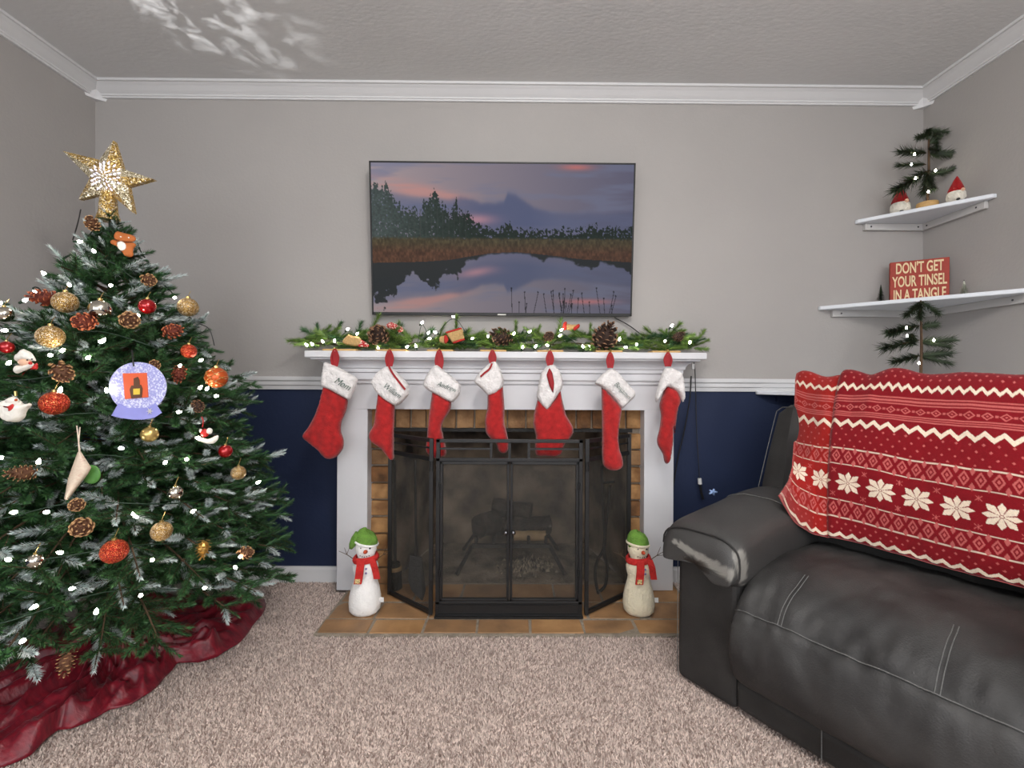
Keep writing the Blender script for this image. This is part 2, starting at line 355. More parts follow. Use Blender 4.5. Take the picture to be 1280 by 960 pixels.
# ------------------------------------------------------------------ carpet pile
HX0, HX1, HY0, HZ = U(391, 795, 1.683).x, .76, 1.69, .014
def carpet():
    st = .0048; xs = np.arange(-1.5, 1.35, st); ys = np.arange(.85, 2.135, st)
    X, Y = np.meshgrid(xs, ys); X = X.ravel() + np.random.uniform(-.5, .5, X.size) * st; Y = Y.ravel() + np.random.uniform(-.5, .5, Y.size) * st
    k = (np.abs(X) / Y < 1.2) & ~((X > HX0 - .003) & (X < HX1 + .003) & (Y > HY0 - .004)) & ~((X > LEG_L - .004) & (X < LEG_R + .004) & (Y > 2.03))
    k &= ~((X > .62) & ((X - .529) * .573 - (Y - 1.454) * .82 > .03) & ((X - .529) * .82 + (Y - 1.454) * .573 > .1)) & (Y < 2.128)
    X, Y = X[k], Y[k]; n = len(X)
    patch = np.array([noise.noise(Vector((x * 5, y * 5, 3))) for x, y in zip(X[::1], Y[::1])])
    a = np.random.uniform(0, 2 * np.pi, n); r = st * .72; h = np.random.uniform(.006, .0125, n)
    lx = np.random.normal(0, .0036, n) + patch * .003; ly = np.random.normal(0, .0036, n) - patch * .003
    V = np.zeros((n, 4, 3), np.float32)
    for j in range(3):
        V[:, j, 0] = X + r * np.cos(a + j * 2.0944); V[:, j, 1] = Y + r * np.sin(a + j * 2.0944); V[:, j, 2] = .0005
    V[:, 3, 0] = X + lx; V[:, 3, 1] = Y + ly; V[:, 3, 2] = h
    base = (np.arange(n) * 4)[:, None, None]; T = np.array([[0, 1, 3], [1, 2, 3], [2, 0, 3]])[None]
    I = (base + T).reshape(-1).astype(np.int32)
    me = bpy.data.meshes.new('carpet_pile'); me.vertices.add(n * 4); me.vertices.foreach_set('co', V.ravel())
    me.loops.add(len(I)); me.loops.foreach_set('vertex_index', I); nf = len(I) // 3
    me.polygons.add(nf); me.polygons.foreach_set('loop_start', np.arange(0, nf * 3, 3, dtype=np.int32))
    me.update(calc_edges=True)
    me.materials.append(mat('beige_carpet_tufts', (248, 228, 217), 1.0, 0.1, 3, island=True, island2=(140, 118, 108), sheen=0.2))
    o = bpy.data.objects.new('carpet_pile', me); COL.objects.link(o); o['kind'] = 'stuff'
    tag(o, 'pinkish beige looped carpet pile covering the floor', 'carpet')
carpet()

# ================================================================== fireplace
fp = thing('fireplace', (0, WY, 0), 'brick-faced fireplace opening with a sooty firebox under the white mantel', 'fireplace')
BX0, BX1, BZ1 = -.70, .645, .86
b = MB(); YM = 2.112
b.box((BX0, YM, 0), (OPX0 - .0, WY, BZ1)); b.box((OPX1, YM, 0), (BX1, WY, BZ1)); b.box((OPX0, YM, OPZ), (OPX1, WY, BZ1))
b.build('mortar_backing', M_mortar, fp)
b = MB(); y0, y1 = WY, 2.62; ix0, ix1, iz = OPX0 + .12, OPX1 - .12, .95
q = lambda a, c, d, e: b.add([a, c, d, e], [(0, 1, 2, 3)])
q((OPX0, y0, .0), (ix0, y1, .0), (ix0, y1, iz), (OPX0, y0, iz)); q((OPX1, y0, 0), (ix1, y1, 0), (ix1, y1, iz), (OPX1, y0, iz))
q((ix0, y1, 0), (ix1, y1, 0), (ix1, y1, iz), (ix0, y1, iz)); q((OPX0, y0, iz), (OPX1, y0, iz), (ix1, y1, iz), (ix0, y1, iz))
b.build('firebox_lining', M_soot, fp)
MB().add([(OPX0, y0 - .04, .01), (OPX1, y0 - .04, .01), (ix1, y1, .01), (ix0, y1, .01)], [(0, 1, 2, 3)]).build('firebox_floor', M_ash, fp)
b = MB(); ra = random.Random(9)
for i in range(260):
    x, y = ra.gauss(.09, .07), ra.gauss(2.30, .05); r_ = ra.uniform(.003, .011); z_ = .011 + .018 * math.exp(-((x - .09) / .08) ** 2) * ra.random()
    b.add([(x - r_, y - r_, .009), (x + r_, y - r_ * .6, .009), (x + r_ * .4, y + r_, .009), (x, y, z_ + r_)], [(0, 1, 3), (1, 2, 3), (2, 0, 3)])
b.build('ash_crumbs', mat('pale_ash_crumbs', (176, 160, 136), .95, .3, 30, island=True, island2=(40, 36, 32)), fp, kind='stuff')
MB().box((OPX0 - .02, 2.105, OPZ - .012), (OPX1 + .02, WY + .02, OPZ + .004)).build('lintel_bar', M_iron, fp)
bm_ = (M_brickA, M_brickB, M_brickC); rb = random.Random(5)
def brick_obj(x0, x1, z0, z1, yf, yb, parent, mats):
    c = Vector(((x0 + x1) / 2, (yf + yb) / 2, (z0 + z1) / 2)); d = Vector((x1 - x0, yb - yf, z1 - z0)) / 2
    vs = []
    for sx, sy, sz in ((-1,-1,-1),(1,-1,-1),(1,1,-1),(-1,1,-1),(-1,-1,1),(1,-1,1),(1,1,1),(-1,1,1)):
        j = lambda: rb.uniform(-.0022, .0022)
        vs.append(c + Vector((sx * d.x + j(), sy * d.y + (j() if sy < 0 else 0), sz * d.z + j())))
    o = MB().add(vs, [(0,3,2,1),(4,5,6,7),(0,1,5,4),(1,2,6,5),(2,3,7,6),(3,0,4,7)]).build('brick', rb.choice(mats), parent, bevel=.004)
    return o
x = BX0 + .005
while x < BX1 - .03:                                   # soldier course over the opening
    wd = rb.uniform(.068, .086); brick_obj(x, min(x + wd, BX1) - .007, OPZ + .006, BZ1 - .008, 2.094 + rb.uniform(-.004, .004), YM + .01, fp, bm_); x += wd
for x0, x1 in ((BX0, OPX0), (OPX1, BX1)):
    z = .012; k = 0
    while z < OPZ - .02:
        z1 = min(z + .079, OPZ)
        brick_obj(x0 + .004, x1 - .003 + (rb.uniform(-.012, 0) if x0 < 0 else 0), z + .004, z1 - .006, 2.092 + rb.uniform(-.006, .004), YM + .01, fp, bm_)
        z += .079
# hearth of paving tiles
he = thing('hearth', (0, 1.88, 0), 'low hearth of ochre paving tiles with grey joints in front of the fireplace', 'hearth')
MB().box((HX0, HY0, 0), (HX1, 2.11, HZ - .0022)).build('joint_bed', M_mortar, he)
rows = [(HY0 + .003, 1.795), (1.795, 1.93), (1.93, 2.10)]
for ri, (ya, yb) in enumerate(rows):
    x = HX0 + .002
    wds = [.198] + [.205] * 9 if ri == 0 else ([.19] + [.215] * 9 if ri == 1 else [.11] + [.205] * 9)
    for wd in wds:
        xe = min(x + wd, HX1 - .002)
        if xe - x < .02: break
        brick_obj(x + .004, xe - .004, 0, HZ + rb.uniform(-.001, .001), ya + .004, yb - .004, he, (M_tileA, M_tileB)).name = 'tile'
        x = xe
# ------------------------------------------------------------------ mantel
mt_ = thing('mantel', ((LEG_L + LEG_R) / 2, 2.1, 0), 'white painted wooden fireplace mantel with a stepped crown shelf and two legs', 'mantel')
LIN = U(459, 620, 2.03).x; RIN = U(805, 620, 2.03).x; LINT = U(632, 512, 2.03).z
MB().box((LEG_L, 2.03, HZ), (LIN, WY, LINT)).build('leg', M_mantel, mt_, bevel=.003)
MB().box((RIN, 2.03, HZ), (LEG_R, WY, LINT)).build('leg', M_mantel, mt_, bevel=.003)
SHB = U(632, 448, 1.93).z; SHT = U(632, 439.5, 1.93).z
MB().box((LEG_L, 2.03, LINT), (LEG_R, WY, SHB - .06)).build('frieze_board', M_mantel, mt_)
FB = U(632, 480, 2.03).z; hh = SHB - FB
mp_ = [(0, FB), (.010, FB), (.012, FB + .10 * hh), (.020, FB + .17 * hh), (.020, FB + .42 * hh), (.030, FB + .46 * hh), (.030, FB + .58 * hh), (.036, FB + .62 * hh)]
for k in range(7):
    a = k / 6 * math.pi / 2; mp_.append((.036 + .042 * (1 - math.cos(a)), FB + .62 * hh + .30 * hh * math.sin(a)))
mp_ += [(.084, FB + .94 * hh), (.084, SHB)]
secs = [[(LEG_L - p, WY, z), (LEG_L - p, 2.03 - p, z), (LEG_R + p, 2.03 - p, z), (LEG_R + p, WY, z)] for p, z in mp_]
MB().loft(secs, closed=False).build('crown_moulding', M_mantel, mt_)
SX0 = U(380, 442, 1.93).x; SX1 = U(884, 445, 1.93).x
MB().box((SX0, 1.93, SHB), (SX1, WY, SHT)).build('shelf', M_mantel, mt_, bevel=.004)

# ------------------------------------------------------------------ grate, logs, screen
gr = thing('fire_grate', (-.02, 2.36, .012), 'black iron fire grate with splayed legs inside the firebox', 'grate')
gx0, gx1, gz = -.20, .19, .13
b = MB()
for y in (2.26, 2.44): b.bar((gx0, y, gz), (gx1, y, gz), .018)
b.build('rail', M_iron, gr)
for i in range(5):
    x = gx0 + .02 + i * (gx1 - gx0 - .04) / 4
    MB().tube([(x, 2.24, gz + .055), (x, 2.25, gz + .02), (x, 2.34, gz + .012), (x, 2.45, gz + .02), (x, 2.47, gz + .07)], .008).build('bar', M_iron, gr)
for sx, sy in ((-1, -1), (1, -1), (-1, 1), (1, 1)):
    xa = gx0 if sx < 0 else gx1; ya = 2.26 if sy < 0 else 2.44
    MB().bar((xa, ya, gz), (xa + sx * .07, ya + sy * .07, .014), .014).build('leg', M_iron, gr)
rl = random.Random(3)
def log(name, p, q, r, label):
    p, q = Vector(p), Vector(q); n = 9; d = (q - p).normalized(); a = d.orthogonal().normalized(); c = d.cross(a); secs = []
    for i in range(n):
        t = i / (n - 1); sec = []
        for k in range(12):
            an = k / 12 * 2 * math.pi; rr = r * (1 + .18 * noise.noise(Vector((t * 4, math.cos(an) * 1.5, math.sin(an) * 1.5 + r * 90))))
            sec.append(p.lerp(q, t) + (a * math.cos(an) + c * math.sin(an)) * rr)
        secs.append(sec)
    t = thing(name, (p + q) / 2 - Vector((0, 0, r)), label, 'log', None)
    MB().loft(secs, cap=False).build('bark', M_logend if r < .03 else M_bark, t, smooth=True)
    for s_ in (secs[0], secs[-1]): MB().add(s_, [tuple(range(12))]).build('cut_end', M_logend if r < .04 else M_bark, t)
log('firewood_log', (-.17, 2.29, .215), (-.06, 2.42, .215), .057, 'thick charred log with its round end facing out on the grate')
log('firewood_log', (-.05, 2.33, .205), (.20, 2.38, .20), .045, 'long charred log lying across the right part of the grate')
log('firewood_log', (.01, 2.268, .178), (.17, 2.272, .178), .024, 'thin pale split stick of wood at the front of the grate')
log('firewood_log', (-.10, 2.41, .29), (.10, 2.36, .275), .04, 'small blackened log resting on top of the other logs')

sp = U(636, 769, 1.81); sc_ = thing('fireplace_screen', (sp.x, 1.9, HZ), 'black metal folding fireplace screen with two mesh doors and side wings', 'fire screen')
Ys = 1.812
def P(px, py, Y=Ys): return U(px, py, Y)
M_mesh = bpy.data.materials.new('fine_black_wire_mesh'); M_mesh.use_nodes = True
nt = M_mesh.node_tree; bs = nt.nodes['Principled BSDF']; bs.inputs['Base Color'].default_value = (.06, .057, .05, 1); bs.inputs['Roughness'].default_value = .7
tr = nt.nodes.new('ShaderNodeBsdfTransparent'); mxs = nt.nodes.new('ShaderNodeMixShader'); mxs.inputs[0].default_value = .24
nt.links.new(tr.outputs[0], mxs.inputs[1]); nt.links.new(bs.outputs[0], mxs.inputs[2]); nt.links.new(mxs.outputs[0], nt.nodes['Material Output'].inputs[0])
zt = P(636, 549).z; xl = P(545, 650).x; xr = P(728, 650).x; zg = P(636, 574.5).z; zb = P(636, 751).z; zbot = HZ + .001
wd = .016
b = MB()
b.box((xl, Ys - .008, zbot), (xl + wd, Ys + .008, zt)); b.box((xr - wd, Ys - .008, zbot), (xr, Ys + .008, zt))
b.box((xl, Ys - .008, zt - .014), (xr, Ys + .008, zt)); b.box((xl, Ys - .008, zg - .007), (xr, Ys + .008, zg + .007)); b.box((xl, Ys - .008, zb - .012), (xr, Ys + .008, zb))
b.build('centre_frame', M_black, sc_, bevel=.0015)
b = MB(); zm = P(636, 561).z
xa, xb2 = P(613, 560).x, P(637, 560).x; xc, xd = P(637.5, 560).x, P(661, 560).x
b.box((xl, Ys - .004, zm - .004), (xa, Ys + .004, zm + .004)); b.box((xd, Ys - .004, zm - .004), (xr, Ys + .004, zm + .004))
for x in (P(614, 560).x, P(637, 560).x, P(661, 560).x): b.box((x - .005, Ys - .005, zg), (x + .005, Ys + .005, zt - .01))
b.build('top_grille', M_black, sc_)
b = MB(); b.box((xl, Ys - .006, zbot), (xr, Ys + .006, zb - .01)); b.box((xl + .01, Ys - .011, zb - .018), (xr - .01, Ys - .004, zb - .012)); b.box((xl + .01, Ys - .011, zbot + .008), (xr - .01, Ys - .004, zbot + .014)); b.box((xl-.002, Ys - .02, zbot), (xr+.002, Ys + .02, zbot + .008))
b.build('kick_plate', M_black, sc_)
xm = P(637, 660).x
for i, (x0, x1) in enumerate(((xl + wd + .001, xm - .001), (xm + .001, xr - wd - .001))):
    b = MB(); f_ = .011; z0, z1 = zb + .001, zg - .008
    b.box((x0, Ys - .009, z0), (x0 + f_, Ys + .005, z1)); b.box((x1 - f_, Ys - .009, z0), (x1, Ys + .005, z1)); b.box((x0, Ys - .009, z0), (x1, Ys + .005, z0 + f_)); b.box((x0, Ys - .009, z1 - f_), (x1, Ys + .005, z1))
    d = b.build('door', M_black, sc_, bevel=.0015)
    MB().box((x0 + f_, Ys - .001, z0 + f_), (x1 - f_, Ys + .0005, z1 - f_)).build('wire_mesh', M_mesh, d)
    hx = x1 - .010 if i == 0 else x0 + .010; hz = P(637, 662.5).z
    b = MB(); b.tube([(hx, Ys - .008, hz), (hx, Ys - .03, hz)], .004); b.ball((hx + (-.004 if i == 0 else .004), Ys - .034, hz), .0095, 12, 8)
    b.build('knob', M_chrome, d, smooth=True)
    for py in (607, 715):
        hxx = (xl + wd if i == 0 else xr - wd); hzz = P(637, py).z
        MB().tube([(hxx, Ys - .010, hzz - .014), (hxx, Ys - .010, hzz + .014)], .0055).build('hinge', M_black, d)
def wing(px_near, px_far, Yfar):
    a = U(px_near, 650, Ys + .008); c = U(px_far, 640, Yfar); a.z = c.z = 0
    pt = lambda t, z: Vector((a.x + (c.x - a.x) * t, a.y + (c.y - a.y) * t, z))
    wg = MB(); f_ = .016
    wg.bar(pt(0, zbot + .004), pt(0, zt), f_, f_); wg.bar(pt(1, zbot + .004), pt(1, zt), f_, f_)
    for z in (zt - .007, zg, zbot + .012): wg.bar(pt(0, z), pt(1, z), f_ * .8, f_)
    wg.bar(pt(0, zm), pt(1, zm), .007, .007)
    wing_ = wg.build('wing', M_black, sc_, bevel=.001)
    dirn = (c - a).normalized(); nr = Vector((-dirn.y, dirn.x, 0)) * .0008
    MB().prism([pt(.02, zbot + .02), pt(.98, zbot + .02), pt(.98, zg), pt(.02, zg)], nr).build('wire_mesh', M_mesh, wing_)
    for z in (.14, .62): MB().tube([(pt(0, z).x, Ys + .002, z - .02), (pt(0, z).x, Ys + .002, z + .02)], .007).build('hinge', M_black, wing_)
wing(539, 487.5, 1.99); wing(733.5, 786, 1.99)
# fire tools leaning on the brick behind the wings
sh = thing('fire_shovel', (-.41, 1.97, HZ), 'black fireplace shovel leaning behind the open screen wing beside the green-capped snowman', 'shovel')
a, c = U(519, 575, 2.07), U(520, 694, 2.0); MB().tube([a, a.lerp(c, .5), c], .006).build('handle', M_iron, sh)
bl = [U(512, 694, 2.0), U(527, 697, 2.0), U(532, 738, 1.95), U(528, 752, 1.94), U(514, 738, 1.95), U(510, 725, 1.96)]
MB().prism(bl, (0, .006, 0)).build('blade', M_iron, sh, bevel=.001)
bs_ = thing('hearth_brush', (-.52, 2.04, HZ), 'black fireplace brush standing upright against the brick next to the shovel', 'brush')
a, c = U(493, 575, 2.075), U(494, 703, 2.06); MB().tube([a, c], .007).build('handle', M_iron, bs_)
e = U(494.5, 737, 2.05); MB().lathe([(.018, e.z), (.034, e.z + .002), (.03, e.z + .08), (.026, e.z + .1), (.022, c.z + .002), (.007, c.z + .008)], (c.x, 2.055, 0), 14).build('bristles', mat('black_bristles', (22, 21, 20), .9, .3, 90, .8, 200), bs_, smooth='auto')
MB().lathe([(.031, e.z + .088), (.033, e.z + .10), (.02, e.z + .108)], (c.x, 2.055, 0), 14).build('ferrule', M_logend, bs_)
tg = thing('fire_tongs', (.40, 2.0, HZ), 'black iron log tongs with curved claws behind the opposite screen wing', 'tongs')
MB().tube(smooth_curve([U(752, 582, 2.06), U(754, 640, 2.05), U(756, 680, 2.03), U(746, 703, 2.01), U(744, 722, 2.0), U(748, 742, 1.99)]), .007).build('arm', M_iron, tg)
MB().tube(smooth_curve([U(763, 606, 2.055), U(757, 660, 2.04), U(755, 690, 2.02), U(759, 708, 2.0), U(757, 730, 1.99), U(750, 739, 1.99)]), .007).build('arm', M_iron, tg)
MB().tube([U(752, 604, 2.053), U(768, 602, 2.053)], .006).build('handle', M_iron, tg)
# ================================================================== recliner sofa
CU = Vector((.573, -.82, 0)).normalized(); CV = Vector((-CU.y, CU.x, 0)); C0 = Vector((.529, 1.454, 0))
def C(u, v, z): p = C0 + CU * u + CV * v; p.z = z; return p
M_leather = mat('charcoal_leather', (66, 65, 64), 0.58, 0.25, 7, 0.35, 260, rgb2=(42, 41, 41), vor=True, dist=0.0015, spec=0.45)
M_leather2 = mat('dark_leather_panel', (54, 53, 52), 0.55, 0.2, 7, 0.35, 260, rgb2=(38, 37, 36), vor=True, dist=0.0015, spec=0.4)
M_stitch = mat('grey_stitching', (112, 112, 110), 0.8, 0.3, 200)
so = thing('recliner_sofa', C(.5, .45, 0), 'charcoal leather recliner sofa with padded arms and a scuffed arm end', 'sofa')
def wrink(p, amp=.006, s=9): return amp * noise.noise(p * s) + amp * .5 * noise.noise(p * s * 2.7)
def arm(u0, u1, flip):
    ctr = (u0 + u1) / 2; hw = (u1 - u0) / 2; sg = -1 if flip else 1          # sg=+1: inner side is +u
    # lower panel
    b = MB(); secs = []
    ol = [(-hw, .0), (-hw, .86), (hw, .86), (hw, .0)]
    b.loft([[C(ctr + du * s_, .015 + v * .985, z) for du, v in ol] for z, s_ in ((.012, .96), (.03, 1.0), (.25, 1.0), (.46, .98))])
    b.build('arm_panel', M_leather2, so, bevel=.015)
    # padded top: closed sections across u, lofted along v
    secs = []; cols = []
    vs_ = [-.030, -.028, -.018, 0, .03, .07, .12, .18, .25, .33, .42, .52, .62, .72, .80]
    for v in vs_:
        tf = min(1, (v + .030) / .075); rnd = math.sqrt(max(0.0, 1 - (1 - tf) ** 2))
        top = .522 + .048 * min(1, max(0, v) / .35) - .05 * max(0, (v - .55) / .25)
        top = .40 + (top - .40) * (.42 + .58 * rnd)
        olo = .435 - .0 * rnd; ilo = .345 if v > .0 else .375
        ins = .025 * (1 - rnd)
        sec = []; n = 28
        for k in range(n):
            a = 2 * math.pi * k / n; ca, sa = math.cos(a), math.sin(a)
            du = (abs(ca) ** .62) * (1 if ca > 0 else -1) * (hw + (.022 if ca > 0 else .045 - .023 * min(1, max(0, v) / .3)) - ins)
            if sa >= 0: z = (top - .07) + .07 * (abs(sa) ** .7)
            else:
                lo = ilo if ca > 0 else olo
                z = (top - .07) - (top - .07 - lo) * (abs(sa) ** .55)
            p = C(ctr + sg * du, v, z); p += Vector((0, 0, wrink(p, .004, 12)))
            sec.append(p)
        secs.append(sec)
    o = MB().loft(secs).build('arm_pad', M_leather, so, smooth=True)
    return o, secs
pad, psec = arm(0.0, .2, False)
# worn-through finish on the front inner corner of the arm: colour attribute on the pad
ss = pad.modifiers.new('sub', 'SUBSURF'); ss.levels = ss.render_levels = 2
dg = bpy.context.evaluated_depsgraph_get(); me2 = bpy.data.meshes.new_from_object(pad.evaluated_get(dg)); pad.modifiers.clear(); pad.data = me2
ca_ = me2.color_attributes.new('wear', 'FLOAT_COLOR', 'POINT'); dark = Vector(lin((64, 63, 62))); lite = Vector(lin((136, 134, 128)))
o_ = wloc(pad)
wear = [(C(.222, .0, .47), .034), (C(.222, .005, .44), .034), (C(.222, .012, .41), .028), (C(.222, .022, .375), .022)] + [(C(.02 + .02 * i, -.03, .462 - .0045 * i), .013 + .0012 * i) for i in range(10)]
buf = []
for vtx in me2.vertices:
    p = vtx.co + o_; wv = max(1 - (p - c).length / r for c, r in wear) + .25 * noise.noise(p * 60) + .2 * noise.noise(p * 140)
    wv = min(1, max(0, (wv - .12) * 4)); cc = dark.lerp(lite, wv) * (1 + .15 * noise.noise(p * 9)); buf += [cc.x, cc.y, cc.z, 1]
ca_.data.foreach_set('color', buf)
me2.materials.clear(); me2.materials.append(attr_mat('worn_charcoal_leather', 'wear', .5, bump=.25, bscale=320, spec=.45))
me2.polygons.foreach_set('use_smooth', [True] * len(me2.polygons))
arm(.80, 1.0, True)
# seat cushion with a rolled front
def seat():
    pr = smooth_curve([(.06, .105, 0), (-.005, .115, 0), (-.045, .17, 0), (-.055, .24, 0), (-.042, .30, 0), (-.022, .333, 0), (.02, .375, 0), (.09, .412, 0), (.2, .430, 0), (.34, .428, 0), (.5, .415, 0), (.64, .39, 0)], 6)
    us = np.linspace(.198, .802, 64); G = []
    for u in us:
        e = min(u - .198, .802 - u); q = min(1, e / .06); rd = math.sqrt(1 - (1 - q) ** 2); row = []
        for i, p in enumerate(pr):
            v, z = p.x, p.y
            v2 = v + (1 - rd) * .028 * (1 if v < .05 else 0); z2 = z - (1 - rd) * (.035 if z > .30 else .008)
            w_ = C(u, v2, z2); k = wrink(Vector((u * 2.2, v * 1.2, z)) , .010, 7) * rd
            # pleats running back from the front seam
            if z > .33 and v < .3: k += .0045 * noise.noise(Vector((u * 42, v * 6, 2))) * (1 - abs(v - .1) / .25) * rd
            seam = math.exp(-((z - .333) / .008) ** 2) if v < .02 else 0
            for su in (.33, .64): seam = max(seam, math.exp(-((u - su) / .006) ** 2) if (z > .333 and v < .14) else 0)
            k -= .005 * seam
            row.append(w_ + Vector((0, 0, 1)) * k * .7 - CV * k * (.6 if v < .05 else 0))
        G.append(row)
    b = MB(); n = len(pr)
    b.add([p for r in G for p in r], [(i*n+j, (i+1)*n+j, (i+1)*n+j+1, i*n+j+1) for i in range(len(us)-1) for j in range(n-1)] + [tuple(range(n)), tuple((len(us)-1)*n+j for j in range(n-1, -1, -1))])
    b.build('seat_cushion', M_leather, so, smooth=True)
    def line(pts, r=.0016): MB().tube(pts, r, 5).build('seam', M_stitch, so)
    at = lambda u, j: G[int(round((u - .198) / (.604) * 63))][j]
    js = min(range(n), key=lambda j: abs(pr[j].y - .333) + (1 if pr[j].x > .05 else 0))
    for dj, dz in ((0, .004), (0, -.006)):
        line([G[i][js] - CV * .003 + Vector((0, 0, dz)) for i in range(1, 63)], .0013)
    j2 = min(range(n), key=lambda j: abs(pr[j].x - .14) + (1 if pr[j].y < .35 else 0))
    for su in (.33, .64):
        i = int(round((su - .198) / .604 * 63))
        for di in (-1, 1):
            line([G[i][j] + CU * di * .0045 + Vector((0, 0, .003)) - CV * .003 for j in range(js, j2 + 1)], .0011)
seat()
b = MB(); b.loft([[C(.2, v, z), C(.8, v, z), C(.8, .75, z), C(.2, .75, z)] for v, z in ((.035, .012), (.012, .03), (.008, .10), (.05, .13))])
b.build('footrest_panel', M_leather2, so, bevel=.01)
MB().tube([C(.42, .006, .105), C(.42, .006, .03)], .0014, 5).build('seam', M_stitch, so)
# back shell and headrest pillow
def back(name, u0, u1, pts, rnd_, amp, m_):
    pr = smooth_curve([(a, c, 0) for a, c in pts] , 6); us = np.linspace(u0, u1, 30); G = []
    cv = sum(p.x for p in pr) / len(pr); cz = sum(p.y for p in pr) / len(pr)
    for u in us:
        e = min(u - u0, u1 - u); q = min(1, e / rnd_); rd = math.sqrt(1 - (1 - q) ** 2) * .12 + .88; row = []
        for p in pr:
            w_ = C(u, cv + (p.x - cv) * rd, cz + (p.y - cz) * (rd if p.y > cz else 1)); row.append(w_ - CV * wrink(w_, amp, 6))
        G.append(row)
    n = len(pr); b = MB()
    b.add([p for r in G for p in r], [(i*n+j, (i+1)*n+j, (i+1)*n+j+1, i*n+j+1) for i in range(len(us)-1) for j in range(n-1)] + [tuple(range(n)), tuple((len(us)-1)*n+j for j in range(n-1, -1, -1))])
    return b.build(name, m_, so, smooth='auto')
back('backrest_shell', .0, 1.0, [(.56, .08), (.53, .40), (.545, .54), (.62, .70), (.695, .845), (.72, .868), (.76, .868), (.80, .84), (.86, .45), (.87, .08)], .015, .003, M_leather2)
back('headrest_pillow', .10, .90, [(.60, .40), (.505, .46), (.50, .56), (.545, .74), (.60, .90), (.645, .955), (.70, .955), (.74, .90), (.72, .70), (.65, .5)], .06, .008, M_leather)
MB().tube([C(-.002, .54, .545), C(-.002, .615, .70), C(-.002, .69, .845), C(.015, .705, .862), C(.1, .71, .867)], .0016, 5).build('seam', M_stitch, so)
MB().tube([C(.004, .012, .43), C(.004, .012, .05), C(.008, .012, .015)], .0012, 5).build('seam', M_stitch, so)
k = 9; MB().tube([p + (p - C(.1, .33, .5)).normalized() * .001 for p in psec[k][1:14]], .0015, 5).build('seam', M_stitch, so)
MB().tube([psec[3][i] - CV * .004 for i in list(range(21, 28)) + list(range(0, 15))], .003, 6).build('piping', M_leather2, so)

